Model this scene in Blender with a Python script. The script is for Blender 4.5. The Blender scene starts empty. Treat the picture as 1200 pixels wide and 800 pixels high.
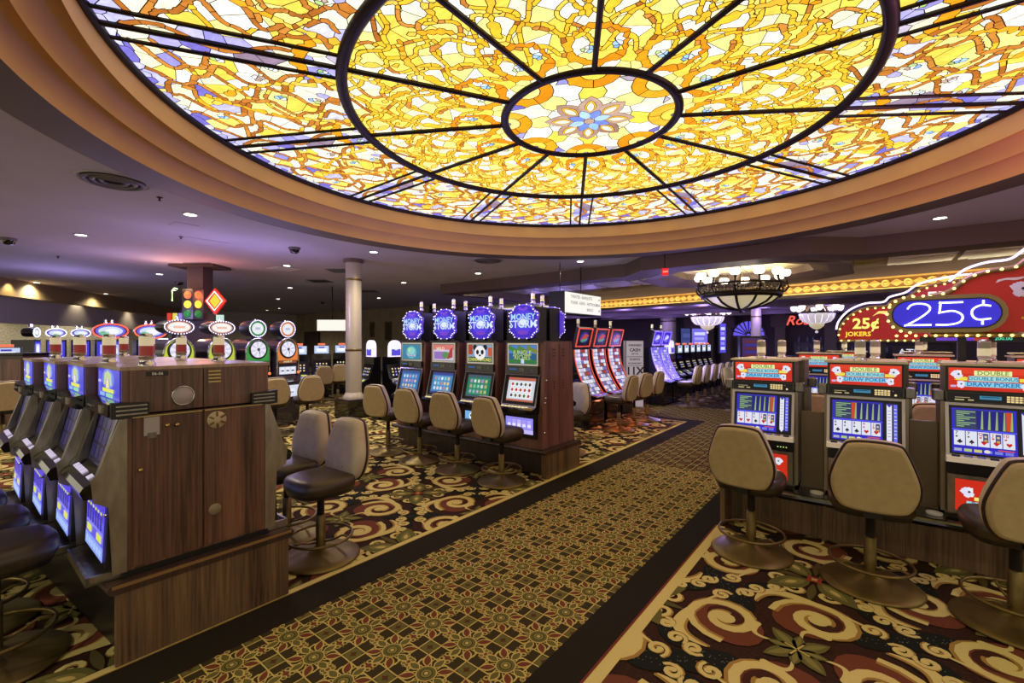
import bpy, math, random
import numpy as np
from mathutils import Vector, Matrix

SC = bpy.context.scene
COL = SC.collection
PI = math.pi
R = math.radians

# ------------------------------------------------------------------ camera
YAW = math.atan2(424, 533)
cam_data = bpy.data.cameras.new('camera')
cam_data.sensor_width = 36.0
cam_data.lens = 36.0 * 533 / 1200
cam_data.shift_y = -1 / 1200
cam_data.clip_end = 200
cam = bpy.data.objects.new('camera', cam_data)
cam.location = (0, 0, 1.7)
cam.rotation_euler = (PI / 2, 0, YAW)
COL.objects.link(cam)
SC.camera = cam

# ------------------------------------------------------------------ world and exposure
world = bpy.data.worlds.new('casino_ambient')
world.use_nodes = True
bg = world.node_tree.nodes['Background']
bg.inputs[0].default_value = (0.98, 0.87, 0.66, 1)      # light from the rest of the gaming hall behind the camera
bg.inputs[1].default_value = 0.25
SC.world = world
SC.view_settings.view_transform = 'Standard'
SC.view_settings.look = 'None'
SC.view_settings.exposure = 1.7
SC.view_settings.gamma = 1.0
SC.view_settings.use_curve_mapping = False
GLASS_POWER = 0.44        # brightness of the backlit stained glass
SCREEN_POWER = 0.30
DOWNLIGHT_W = 72.0


# ------------------------------------------------------------------ helpers
def lin(c):
    return tuple(((v / 255) / 12.92 if v / 255 <= 0.04045 else ((v / 255 + 0.055) / 1.055) ** 2.4) for v in c[:3])


class MB:
    """collects polygons; build() links them as one mesh object"""
    def __init__(self):
        self.v = []; self.f = []; self.m = []; self.s = []; self.c = []

    def add(self, verts, faces, mat=0, smooth=False, col=None, xf=None):
        o = len(self.v)
        if xf is not None:
            verts = [xf @ Vector(p) for p in verts]
        self.v.extend([tuple(p) for p in verts])
        for fc in faces:
            self.f.append([i + o for i in fc]); self.m.append(mat); self.s.append(smooth); self.c.append(col)
        return self

    def box(self, x0, x1, y0, y1, z0, z1, mat=0, col=None, xf=None, bev=0.0):
        if bev > 0:
            # box with chamfered vertical and horizontal edges
            b = bev
            vs = []
            for (z, i) in ((z0, b), (z0 + b, 0), (z1 - b, 0), (z1, b)):
                vs += [(x0 + i + b, y0 + i, z), (x1 - i - b, y0 + i, z), (x1 - i, y0 + i + b, z), (x1 - i, y1 - i - b, z),
                       (x1 - i - b, y1 - i, z), (x0 + i + b, y1 - i, z), (x0 + i, y1 - i - b, z), (x0 + i, y0 + i + b, z)]
            fs = [list(range(7, -1, -1)), list(range(24, 32))]
            for k in range(3):
                for j in range(8):
                    fs.append([k * 8 + j, k * 8 + (j + 1) % 8, k * 8 + 8 + (j + 1) % 8, k * 8 + 8 + j])
            return self.add(vs, fs, mat, False, col, xf)
        vs = [(x0, y0, z0), (x1, y0, z0), (x1, y1, z0), (x0, y1, z0), (x0, y0, z1), (x1, y0, z1), (x1, y1, z1), (x0, y1, z1)]
        fs = [[3, 2, 1, 0], [4, 5, 6, 7], [0, 1, 5, 4], [1, 2, 6, 5], [2, 3, 7, 6], [3, 0, 4, 7]]
        return self.add(vs, fs, mat, False, col, xf)

    def prism(self, prof, lo, hi, axis='x', mat=0, col=None, xf=None, smooth=False):
        """prof: closed 2D outline. axis x -> (y,z); axis y -> (x,z); axis z -> (x,y)"""
        n = len(prof)
        def P(p, t):
            return (t, p[0], p[1]) if axis == 'x' else ((p[0], t, p[1]) if axis == 'y' else (p[0], p[1], t))
        vs = [P(p, lo) for p in prof] + [P(p, hi) for p in prof]
        a = sum(prof[i][0] * prof[(i + 1) % n][1] - prof[(i + 1) % n][0] * prof[i][1] for i in range(n))
        flip = (a > 0) if axis != 'y' else (a < 0)
        caps = [list(range(n - 1, -1, -1)), list(range(n, 2 * n))]
        side = [[i, (i + 1) % n, n + (i + 1) % n, n + i] for i in range(n)]
        if not flip:
            caps = [c[::-1] for c in caps]; side = [c[::-1] for c in side]
        self.add(vs, caps, mat, False, col, xf)
        o = len(self.v) - 2 * n
        for fc in side:
            self.f.append([i + o for i in fc]); self.m.append(mat); self.s.append(smooth); self.c.append(col)
        return self

    def lathe(self, prof, seg=24, center=(0, 0), mat=0, smooth=True, col=None, xf=None, sx=1, sy=1, a0=0, a1=2 * PI):
        """prof: list of (r,z)"""
        full = abs(a1 - a0 - 2 * PI) < 1e-6
        m = seg if full else seg + 1
        vs = []
        for (r, z) in prof:
            for k in range(m):
                t = a0 + (a1 - a0) * k / seg
                vs.append((center[0] + r * math.cos(t) * sx, center[1] + r * math.sin(t) * sy, z))
        fs = []
        for i in range(len(prof) - 1):
            for k in range(seg):
                k2 = (k + 1) % m
                fs.append([i * m + k, i * m + k2, (i + 1) * m + k2, (i + 1) * m + k])
        return self.add(vs, fs, mat, smooth, col, xf)

    def tube(self, path, r, seg=8, closed=False, mat=0, col=None, xf=None, cap=True):
        n = len(path); pts = [Vector(p) for p in path]; vs = []
        rr = r if isinstance(r, (list, tuple)) else [r] * n
        up = Vector((0, 0, 1))
        for i in range(n):
            if closed:
                d = pts[(i + 1) % n] - pts[i - 1]
            else:
                d = pts[min(i + 1, n - 1)] - pts[max(i - 1, 0)]
            d.normalize()
            a = d.cross(up)
            if a.length < 1e-3: a = d.cross(Vector((1, 0, 0)))
            a.normalize(); b = a.cross(d)
            for k in range(seg):
                t = 2 * PI * k / seg
                vs.append(pts[i] + (a * math.cos(t) + b * math.sin(t)) * rr[i])
        fs = []
        for i in range(n if closed else n - 1):
            for k in range(seg):
                j = (i + 1) % n
                fs.append([i * seg + k, i * seg + (k + 1) % seg, j * seg + (k + 1) % seg, j * seg + k])
        if cap and not closed:
            fs.append(list(range(seg - 1, -1, -1))); fs.append([(n - 1) * seg + k for k in range(seg)])
        return self.add(vs, fs, mat, True, col, xf)

    def ball(self, c, r, seg=10, rings=6, mat=0, col=None, xf=None):
        rx, ry, rz = r if isinstance(r, (tuple, list)) else (r, r, r)
        vs = []
        for i in range(rings + 1):
            ph = -PI / 2 + PI * i / rings
            for k in range(seg):
                t = 2 * PI * k / seg
                vs.append((c[0] + rx * math.cos(ph) * math.cos(t), c[1] + ry * math.cos(ph) * math.sin(t), c[2] + rz * math.sin(ph)))
        fs = [[i * seg + k, i * seg + (k + 1) % seg, (i + 1) * seg + (k + 1) % seg, (i + 1) * seg + k] for i in range(rings) for k in range(seg)]
        return self.add(vs, fs, mat, True, col, xf)

    def mesh(self, name, mats):
        me = bpy.data.meshes.new(name)
        me.from_pydata(self.v, [], self.f)
        for m in (mats if isinstance(mats, (list, tuple)) else [mats]):
            me.materials.append(m)
        n = len(self.f)
        me.polygons.foreach_set('material_index', self.m)
        me.polygons.foreach_set('use_smooth', self.s)
        if any(c is not None for c in self.c):
            at = me.attributes.new('Col', 'FLOAT_COLOR', 'FACE')
            arr = np.ones((n, 4), np.float32)
            for i, c in enumerate(self.c):
                if c is not None: arr[i, :3] = c
            at.data.foreach_set('color', arr.ravel())
        me.validate()
        me.update()
        return me

    def build(self, name, mats, parent=None, loc=None, rotz=0):
        o = bpy.data.objects.new(name, self.mesh(name, mats))
        COL.objects.link(o)
        if parent is not None: o.parent = parent
        if loc is not None: o.location = loc
        o.rotation_euler = (0, 0, rotz)
        return o


def tag(o, label=None, cat=None, group=None, kind=None):
    if label: o['label'] = label
    if cat: o['category'] = cat
    if group: o['group'] = group
    if kind: o['kind'] = kind
    return o


def thing(name, label, cat, loc=(0, 0, 0), rotz=0, group=None):
    o = bpy.data.objects.new(name, None)
    o.empty_display_size = 0.1
    COL.objects.link(o)
    o.location = loc; o.rotation_euler = (0, 0, rotz)
    return tag(o, label, cat, group)


KIDS = {}
def copy_tree(o, parent=None):
    c = o.copy(); COL.objects.link(c)
    if parent is not None: c.parent = parent
    for ch in o.children:
        copy_tree(ch, c)
    return c


def dup(root, loc, rotz, label=None, group=None):
    c = copy_tree(root)
    c.location = loc; c.rotation_euler = (0, 0, rotz)
    return tag(c, label, None, group)


# ------------------------------------------------------------------ materials
MATS = {}
def mat(name, col=(128, 128, 128), rough=0.5, metal=0.0, emit=None, power=0.0, spec=0.5, coat=0.0):
    if name in MATS: return MATS[name]
    m = bpy.data.materials.new(name); m.use_nodes = True
    p = m.node_tree.nodes['Principled BSDF']
    p.inputs['Base Color'].default_value = (*lin(col), 1)
    p.inputs['Roughness'].default_value = rough
    p.inputs['Metallic'].default_value = metal
    p.inputs['Specular IOR Level'].default_value = spec
    p.inputs['Coat Weight'].default_value = coat
    if emit:
        p.inputs['Emission Color'].default_value = (*lin(emit), 1)
        p.inputs['Emission Strength'].default_value = power
    MATS[name] = m
    return m


def nd(nt, kind, **kw):
    n = nt.nodes.new(kind)
    for k, v in kw.items():
        if hasattr(n, k): setattr(n, k, v)
        else: n.inputs[k.replace('_', ' ')].default_value = v
    return n


def noise_mat(name, c1, c2, scale=(1, 1, 1), nscale=8.0, rough=0.5, metal=0.0, detail=4.0, bump=0.0, contrast=(0.3, 0.7), coat=0.0, spec=0.5):
    if name in MATS: return MATS[name]
    m = mat(name, c1, rough, metal, coat=coat, spec=spec)
    nt = m.node_tree; p = nt.nodes['Principled BSDF']
    tc = nt.nodes.new('ShaderNodeTexCoord'); mp = nt.nodes.new('ShaderNodeMapping')
    mp.inputs['Scale'].default_value = scale
    ns = nt.nodes.new('ShaderNodeTexNoise'); ns.inputs['Scale'].default_value = nscale; ns.inputs['Detail'].default_value = detail
    rp = nt.nodes.new('ShaderNodeValToRGB')
    rp.color_ramp.elements[0].position = contrast[0]; rp.color_ramp.elements[0].color = (*lin(c1), 1)
    rp.color_ramp.elements[1].position = contrast[1]; rp.color_ramp.elements[1].color = (*lin(c2), 1)
    L = nt.links.new
    L(tc.outputs['Object'], mp.inputs[0]); L(mp.outputs[0], ns.inputs['Vector']); L(ns.outputs[0], rp.inputs[0]); L(rp.outputs[0], p.inputs['Base Color'])
    if bump:
        b = nt.nodes.new('ShaderNodeBump'); b.inputs['Strength'].default_value = bump; b.inputs['Distance'].default_value = 0.01
        L(ns.outputs[0], b.inputs['Height']); L(b.outputs[0], p.inputs['Normal'])
    return m


def col_mat(name, rough=0.8, emit=0.0, base=True, spec=0.3, wob=0.0, wscale=6.0, coat=0.0):
    """material that reads the per-piece colour 'Col' of the mesh, with optional streaky variation"""
    if name in MATS: return MATS[name]
    m = mat(name, (0, 0, 0), rough, spec=spec, coat=coat)
    nt = m.node_tree; p = nt.nodes['Principled BSDF']; L = nt.links.new
    at = nt.nodes.new('ShaderNodeAttribute'); at.attribute_name = 'Col'
    out = at.outputs['Color']
    if wob:
        tc = nt.nodes.new('ShaderNodeTexCoord'); ns = nt.nodes.new('ShaderNodeTexNoise')
        mp = nt.nodes.new('ShaderNodeMapping'); mp.inputs['Scale'].default_value = (1, 2.6, 1)
        ns.inputs['Scale'].default_value = wscale; ns.inputs['Detail'].default_value = 5
        ns.inputs['Distortion'].default_value = 1.2
        mr = nt.nodes.new('ShaderNodeMapRange'); mr.inputs[1].default_value = 0.3; mr.inputs[2].default_value = 0.7
        mr.inputs[3].default_value = 1 - wob; mr.inputs[4].default_value = 1 + wob * 0.7
        mx = nt.nodes.new('ShaderNodeVectorMath'); mx.operation = 'SCALE'
        L(tc.outputs['Object'], mp.inputs[0]); L(mp.outputs[0], ns.inputs['Vector']); L(ns.outputs[0], mr.inputs[0])
        L(out, mx.inputs[0]); L(mr.outputs[0], mx.inputs['Scale'])
        out = mx.outputs[0]
    if base: L(out, p.inputs['Base Color'])
    if emit:
        L(out, p.inputs['Emission Color']); p.inputs['Emission Strength'].default_value = emit
    return m


def wood_mat(name, dark, light, rough=0.35, scale=14.0, coat=0.2):
    """vertical grain"""
    if name in MATS: return MATS[name]
    m = mat(name, dark, rough, coat=coat)
    nt = m.node_tree; p = nt.nodes['Principled BSDF']; L = nt.links.new
    tc = nt.nodes.new('ShaderNodeTexCoord')
    mp = nt.nodes.new('ShaderNodeMapping'); mp.inputs['Scale'].default_value = (1, 1, 0.035)
    ns = nt.nodes.new('ShaderNodeTexNoise'); ns.inputs['Scale'].default_value = scale * 5; ns.inputs['Detail'].default_value = 6
    ns2 = nt.nodes.new('ShaderNodeTexNoise'); ns2.inputs['Scale'].default_value = scale * 0.6; ns2.inputs['Detail'].default_value = 2
    ad = nt.nodes.new('ShaderNodeMath'); ad.operation = 'ADD'
    mu = nt.nodes.new('ShaderNodeMath'); mu.operation = 'MULTIPLY'; mu.inputs[1].default_value = 0.5
    rp = nt.nodes.new('ShaderNodeValToRGB')
    e = rp.color_ramp.elements
    e[0].position = 0.36; e[0].color = (*lin(dark), 1); e[1].position = 0.62; e[1].color = (*lin(light), 1)
    L(tc.outputs['Object'], mp.inputs[0]); L(mp.outputs[0], ns.inputs['Vector']); L(mp.outputs[0], ns2.inputs['Vector'])
    L(ns.outputs[0], ad.inputs[0]); L(ns2.outputs[0], ad.inputs[1]); L(ad.outputs[0], mu.inputs[0]); L(mu.outputs[0], rp.inputs[0])
    L(rp.outputs[0], p.inputs['Base Color'])
    return m


M_walnut = wood_mat('walnut_laminate', (58, 36, 27), (122, 84, 62), 0.38)
M_walnut_plinth = wood_mat('walnut_plinth_laminate', (56, 39, 25), (122, 94, 62), 0.42)
M_darkwood = wood_mat('dark_wood', (36, 22, 16), (66, 44, 34), 0.4)
M_steel = noise_mat('brushed_steel', (96, 92, 88), (140, 136, 128), (1, 1, 0.2), 30, 0.32, 0.9)
M_chrome = mat('chrome', (205, 205, 205), 0.14, 1.0)
M_black = mat('black_plastic', (16, 16, 18), 0.35)
M_blackgloss = mat('black_gloss', (10, 10, 13), 0.12, coat=0.5)
M_bronze = noise_mat('aged_bronze', (100, 84, 42), (132, 112, 62), (1, 1, 1), 6, 0.42, 0.75)
M_brass = mat('brass', (190, 165, 100), 0.3, 1.0)
M_print = col_mat('printed_surface', 0.6)
M_screen = col_mat('lit_screen', 0.25, SCREEN_POWER, base=False)
M_neon = col_mat('neon_tube', 0.3, 0.9, base=False)
M_bulb = mat('warm_bulb', (255, 230, 160), 0.4, emit=(255, 214, 110), power=1.0)
M_whitebulb = mat('white_bulb', (240, 240, 255), 0.4, emit=(215, 205, 255), power=.6)
M_cream = mat('cream_plastic', (214, 204, 170), 0.4, emit=(230, 220, 180), power=0.12)
M_redlens = mat('red_lens', (130, 44, 34), 0.3, emit=(150, 40, 30), power=0.1)


def text_polys(s, size=1.0, shear=0.0, bold=.012, cache={}):
    k = (s, shear, bold)
    if k not in cache:
        cu = bpy.data.curves.new('lettering', 'FONT'); cu.body = s; cu.align_x = 'CENTER'; cu.align_y = 'CENTER'; cu.size = 1; cu.shear = shear
        cu.resolution_u = 2; cu.offset = bold
        ob = bpy.data.objects.new('lettering', cu); COL.objects.link(ob)
        dg = bpy.context.evaluated_depsgraph_get()
        me = bpy.data.meshes.new_from_object(ob.evaluated_get(dg))
        cache[k] = ([tuple(v.co) for v in me.vertices], [list(p.vertices) for p in me.polygons])
        bpy.data.objects.remove(ob); bpy.data.curves.remove(cu); bpy.data.meshes.remove(me)
    vs, fs = cache[k]
    return [(x * size, y * size) for x, y, _ in vs], fs


class Panel:
    """flat artwork on a plane: origin o, right u, up v; layers stand proud by a fraction of a millimetre"""
    def __init__(self, mb, o, u, v, step=0.0012):
        self.mb = mb; self.o = Vector(o); self.u = Vector(u); self.v = Vector(v); self.n = self.u.cross(self.v).normalized(); self.step = step

    def P(self, a, b, l):
        return self.o + self.u * a + self.v * b + self.n * (l * self.step)

    def poly(self, pts, col, l=1, mat=0):
        self.mb.add([self.P(a, b, l) for a, b in pts], [list(range(len(pts)))], mat, False, lin(col)); return self

    def rect(self, a0, b0, a1, b1, col, l=1, mat=0):
        return self.poly([(a0, b0), (a1, b0), (a1, b1), (a0, b1)], col, l, mat)

    def disc(self, a, b, ra, col, l=1, rb=None, n=14, mat=0):
        rb = ra if rb is None else rb
        return self.poly([(a + ra * math.cos(2 * PI * k / n), b + rb * math.sin(2 * PI * k / n)) for k in range(n)], col, l, mat)

    def ring(self, a, b, r0, r1, col, l=1, n=20, sx=1.0, mat=0):
        vs = []; 
        for k in range(n):
            t = 2 * PI * k / n
            vs += [self.P(a + r0 * math.cos(t) * sx, b + r0 * math.sin(t), l), self.P(a + r1 * math.cos(t) * sx, b + r1 * math.sin(t), l)]
        fs = [[2 * k, 2 * k + 1, (2 * k + 3) % (2 * n), (2 * k + 2) % (2 * n)] for k in range(n)]
        self.mb.add(vs, fs, mat, False, lin(col)); return self

    def text(self, s, a, b, size, col, l=2, shear=0.0, sx=1.0, mat=0, bold=.012):
        vs, fs = text_polys(s, size, shear, bold)
        self.mb.add([self.P(a + x * sx, b + y, l) for x, y in vs], fs, mat, False, lin(col)); return self
# ------------------------------------------------------------------ stained glass ceiling
DC = (-2.37, 4.30)            # centre of the dome in plan
GZ = 3.98                     # height of the glass
R_IN, R_MID, R_OUT = 0.90, 2.47, 4.12
SPOKE0 = R(1.5)
def rise(r): return .075 * (1 - (r / R_OUT) ** 2)        # the glass is a very shallow vault
def zr(x, y): return rise(math.hypot(x, y))

YEL = [(255, 226, 104), (253, 218, 84), (255, 234, 140), (250, 212, 84)]
CRM = [(255, 248, 214), (255, 250, 228), (250, 240, 196)]
AMB = [(255, 196, 52), (250, 184, 44), (252, 205, 80)]
ORG = [(248, 172, 40), (244, 158, 30), (250, 184, 56), (240, 144, 28)]
BRN = [(198, 124, 50), (182, 108, 42), (212, 140, 58)]
VIO = [(138, 130, 212), (156, 150, 222), (172, 166, 226), (122, 112, 202)]
VPL = [(196, 192, 236), (214, 212, 240), (178, 172, 230)]
LAV = [(176, 158, 176), (196, 184, 206), (150, 128, 150)]
FLW = [(235, 240, 250), (165, 205, 245), (170, 208, 110), (196, 166, 158), (214, 226, 248), (240, 232, 224), (140, 176, 236), (188, 218, 140)]


def voronoi_cells(seeds, groups, clip_fn, lead):
    """convex cells; edges between different groups are pulled in by the lead width"""
    S = np.array(seeds, float); G = np.array(groups)
    out = []
    for i in range(len(S)):
        p = S[i]
        d = S - p; dist = np.hypot(d[:, 0], d[:, 1]); order = np.argsort(dist)
        poly = [(p[0] - .45, p[1] - .45), (p[0] + .45, p[1] - .45), (p[0] + .45, p[1] + .45), (p[0] - .45, p[1] + .45)]
        rad = .64
        for j in order[1:]:
            dj = dist[j]
            if dj > 2 * rad: break
            if dj < 1e-6: continue
            nx, ny = d[j] / dj
            lim = dj / 2 - (lead if G[i] != G[j] else -0.0004)
            poly = clip_half(poly, nx, ny, nx * p[0] + ny * p[1] + lim)
            if len(poly) < 3: break
            rad = max(math.hypot(q[0] - p[0], q[1] - p[1]) for q in poly)
        if len(poly) >= 3:
            poly = clip_fn(poly, p)
        out.append(poly if len(poly) >= 3 else None)
    return out


def clip_half(poly, nx, ny, c):
    res = []; n = len(poly)
    for k in range(n):
        a = poly[k]; b = poly[(k + 1) % n]
        da = nx * a[0] + ny * a[1] - c; db = nx * b[0] + ny * b[1] - c
        if da <= 0: res.append(a)
        if (da < 0 < db) or (db < 0 < da):
            t = da / (da - db); res.append((a[0] + (b[0] - a[0]) * t, a[1] + (b[1] - a[1]) * t))
    return res


def area(poly):
    return 0.5 * abs(sum(poly[i][0] * poly[(i + 1) % len(poly)][1] - poly[(i + 1) % len(poly)][0] * poly[i][1] for i in range(len(poly))))


def components(polys):
    """split the cells of one pane into connected pieces"""
    left = list(range(len(polys))); out = []
    while left:
        comp = [left.pop()]; k = 0
        while k < len(comp):
            a = polys[comp[k]]
            for j in left[:]:
                n = sum(1 for p in a for q in polys[j] if abs(p[0] - q[0]) < .003 and abs(p[1] - q[1]) < .003)
                if n >= 2: comp.append(j); left.remove(j)
            k += 1
        out.append([polys[i] for i in comp])
    return out


def split_background(poly, bgs, lead):
    """cut one background cell along the straight lines between neighbouring background panes"""
    cx = sum(p[0] for p in poly) / len(poly); cy = sum(p[1] for p in poly) / len(poly)
    near = sorted(bgs, key=lambda b: (b[0][0] - cx) ** 2 + (b[0][1] - cy) ** 2)[:9]
    out = []
    for i, (q, g) in enumerate(near[:6]):
        pc = poly
        for j, (q2, g2) in enumerate(near):
            if j == i: continue
            dx, dy = q2[0] - q[0], q2[1] - q[1]; L = math.hypot(dx, dy); nx, ny = dx / L, dy / L
            pc = clip_half(pc, nx, ny, nx * q[0] + ny * q[1] + L / 2 - lead)
            if len(pc) < 3: break
        if len(pc) >= 3 and area(pc) > 2e-5: out.append((pc, g))
    return out


class Glazing:
    """hard seeds make ribbons and flowers; soft seeds beside them belong to the background pane they fall in"""
    def __init__(self, rng):
        self.s = []; self.g = []; self.col = {}; self.rng = rng; self.ng = 0; self.soft = []

    def free(self, p, d, pts=None):
        for q in (self.s if pts is None else pts):
            if (q[0] - p[0]) ** 2 + (q[1] - p[1]) ** 2 < d * d: return False
        return True

    def newg(self, pal):
        self.ng += 1; self.col[self.ng] = self.rng.choice(pal); return self.ng

    def clear_soft(self, p, d):
        self.soft = [q for q in self.soft if (q[0] - p[0]) ** 2 + (q[1] - p[1]) ** 2 >= d * d]

    def ribbon(self, pts, w, pal, seglen=2, ok=lambda p: True, step=None):
        """pts: dense polyline; cells follow it as a segmented band of width w"""
        st = step or w * 0.75
        acc = 0; line = [pts[0]]
        for a, b in zip(pts, pts[1:]):
            L = math.dist(a, b)
            while L > 0 and acc + L >= st:
                t = (st - acc) / L; a = (a[0] + (b[0] - a[0]) * t, a[1] + (b[1] - a[1]) * t); line.append(a); L = math.dist(a, b); acc = 0
            acc += L
        k = 0; g = None; sides = []; mine = []
        base = list(self.s)
        for i, p in enumerate(line):
            q0 = line[max(0, i - 1)]; q1 = line[min(len(line) - 1, i + 1)]
            dx, dy = q1[0] - q0[0], q1[1] - q0[1]; L = math.hypot(dx, dy) or 1
            nx, ny = -dy / L, dx / L
            if not ok(p) or not self.free(p, w * 0.95, base): g = None; continue
            if g is None or k % seglen == 0: g = self.newg(pal)
            k += 1
            self.s.append(p); self.g.append(g); self.clear_soft(p, w * .9)
            sides += [(p[0] + nx * w, p[1] + ny * w), (p[0] - nx * w, p[1] - ny * w)]
        for q in sides:
            if self.free(q, w * 0.8) and self.free(q, w * .3, self.soft): self.soft.append(q)

    def cluster(self, c, n, r, pal=FLW):
        if not self.free(c, r * 1.5): return
        a0 = self.rng.random() * 6.28
        self.clear_soft(c, r * 1.3)
        for k in range(n):
            rr = r * (0.15 + 0.85 * (k / n) ** 0.5); t = a0 + k * 2.4
            q = (c[0] + rr * math.cos(t), c[1] + rr * math.sin(t))
            if self.free(q, r * 0.5): self.s.append(q); self.g.append(self.newg(pal))
        for k in range(9):
            t = a0 + k * 2 * PI / 9
            q = (c[0] + (r * 1.55) * math.cos(t), c[1] + (r * 1.55) * math.sin(t))
            if self.free(q, r * 0.6) and self.free(q, r * .4, self.soft): self.soft.append(q)

    def fill(self, sampler, d, n, palfn):
        bgs = []
        for _ in range(n):
            q = sampler()
            if q and self.free(q, d * 0.45) and all(math.dist(q, b[0]) > d for b in bgs):
                g = self.newg(palfn(q)); bgs.append((q, g))
        for q, g in bgs:
            self.clear_soft(q, d * .2)
        for q in self.soft: self.s.append(q); self.g.append(0)
        for q, g in bgs: self.s.append(q); self.g.append(0)
        self.soft = []; self.bgs = bgs


def pol(r, t): return (r * math.cos(t), r * math.sin(t))


def make_sector():
    rng = random.Random(11)
    A = R(30)
    # ---------- inner zone, between the centre ring and the middle ring
    G1 = Glazing(rng)
    inz = lambda p: R_IN + .03 < math.hypot(*p) < R_MID - .02 and -.03 < math.atan2(p[1], p[0]) < A + .03
    def arc(r0, t0, r1, t1, bulge, n=40):
        a = np.array(pol(r0, t0)); b = np.array(pol(r1, t1)); d = b - a; nrm = np.array([-d[1], d[0]])
        return [tuple(a + d * s + nrm * bulge * 4 * s * (1 - s)) for s in np.linspace(0, 1, n)]
    for t in (0, A):
        cx, cy = pol(1.24, t)
        G1.ribbon([(cx + .235 * math.cos(u), cy + .235 * math.sin(u)) for u in np.linspace(0, 2 * PI, 60)], .115, ORG, 4, inz, .07)
    for (r0, t0, r1, t1, bu, w) in ((1.46, .04, 2.15, A * .50, -.20, .095), (1.46, A - .04, 2.15, A * .50, .20, .095),
                                    (2.42, A * .10, 1.95, A * .30, .15, .09), (2.42, A * .90, 1.95, A * .70, -.15, .09)):
        G1.ribbon(arc(r0, t0, r1, t1, bu), w, ORG + AMB + AMB, 4, inz, .075)
    for k in range(5):
        r0 = 1.30 + .25 * k; ph = rng.random() * 6.28; fr = rng.uniform(1.4, 2.2)
        pts = [pol(r0 + .10 * math.sin(fr * 2 * PI * s + ph) + .035 * math.sin(9 * PI * s + 2 * ph), A * (s * 1.04 - .02)) for s in np.linspace(0, 1, 70)]
        G1.ribbon(pts, .040, AMB + AMB + AMB + BRN[2:], 3, inz, .04)
    for k in range(3):
        t0 = A * (.22 + .28 * k); ph = rng.random() * 6.28
        pts = [pol(1.35 + 1.1 * s, t0 + .07 * math.sin(4 * PI * s + ph)) for s in np.linspace(0, 1, 60)]
        G1.ribbon(pts, .036, BRN + AMB + AMB, 3, inz, .04)
    for k in range(26):
        r = math.sqrt(rng.uniform(1.1 ** 2, 2.4 ** 2)); t = rng.uniform(.03, A - .03)
        G1.cluster(pol(r, t), rng.choice((3, 4, 5)), .044)
    def samp():
        r = math.sqrt(rng.uniform(R_IN ** 2, R_MID ** 2)); return pol(r, rng.uniform(-.02, A + .02))
    def palf(q):
        return YEL if rng.random() < .56 else CRM
    G1.fill(samp, .115, 3000, palf)
    # ---------- outer zone, between the middle ring and the rim
    G2 = Glazing(rng)
    OFF = .175                                     # half width of the strips along each spoke
    def perp(p): return min(abs(p[1]), abs(-p[0] * math.sin(A) + p[1] * math.cos(A)))
    onz = lambda p: R_MID + .03 < math.hypot(*p) < R_OUT + .0 and -.05 < math.atan2(p[1], p[0]) < A + .05
    body = lambda p: onz(p) and perp(p) > OFF
    for t in (0, A):
        cx, cy = pol(R_MID + .02, t)
        G2.ribbon([(cx + .33 * math.cos(u), cy + .33 * math.sin(u)) for u in np.linspace(0, 2 * PI, 70)], .13, ORG, 4, onz, .09)
    for sgn in (0, 1):
        m = (lambda t: t) if sgn == 0 else (lambda t: A - t)
        G2.ribbon(arc(2.56, m(A * .26), 3.75, m(A * .56), -.14 if sgn == 0 else .14), .09, AMB + ORG[:1], 4, body, .08)
    G2.ribbon([pol(4.06, t) for t in np.linspace(-.02, A + .02, 60)], .10, VIO + VPL, 2, onz, .11)
    for k in range(6):
        t0 = A * (.16 + .135 * k); ph = rng.random() * 6.28
        pts = [pol(2.6 + 1.42 * s, t0 + .045 * math.sin(4 * PI * s + ph) + .014 * math.sin(11 * PI * s)) for s in np.linspace(0, 1, 80)]
        G2.ribbon(pts, .045, BRN, 3, body, .05)
    for k in range(4):
        r0 = 2.85 + .30 * k; ph = rng.random() * 6.28
        pts = [pol(r0 + .08 * math.sin(4 * PI * s + ph), A * (0.02 + .96 * s)) for s in np.linspace(0, 1, 80)]
        G2.ribbon(pts, .040, BRN + AMB, 4, body, .045)
    for t in (0, A):
        pts = [(x * math.cos(t) - y * math.sin(t), x * math.sin(t) + y * math.cos(t)) for x, y in [(2.85 + 1.2 * s, .09 * math.sin(9 * s + 1)) for s in np.linspace(0, 1, 60)]]
        G2.ribbon(pts, .05, BRN, 3, onz, .05)
    G2.ribbon([pol(3.42 + .05 * math.sin(PI * t / A), t) for t in np.linspace(.0, A, 60)], .08, VIO + VPL, 2, body, .1)
    G2.ribbon([pol(2.68, t) for t in np.linspace(.2, A - .2, 40)], .08, VPL + LAV, 2, body, .1)
    for k in range(34):
        r = math.sqrt(rng.uniform(2.6 ** 2, 3.95 ** 2)); t = rng.uniform(.03, A - .03)
        G2.cluster(pol(r, t), rng.choice((3, 4, 5)), .046)
    def samp2():
        r = math.sqrt(rng.uniform(R_MID ** 2, (R_OUT + .05) ** 2)); return pol(r, rng.uniform(-.02, A + .02))
    def palf2(q):
        if perp(q) < OFF: return rng.choice((VIO, VPL, VPL, LAV, CRM))
        rr = math.hypot(*q)
        if (rr > 3.62 or rr < 2.72) and rng.random() < .38: return VPL + VIO
        return YEL if rng.random() < .48 else CRM
    G2.fill(samp2, .13, 4200, palf2)
    return G1, G2, OFF


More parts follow.
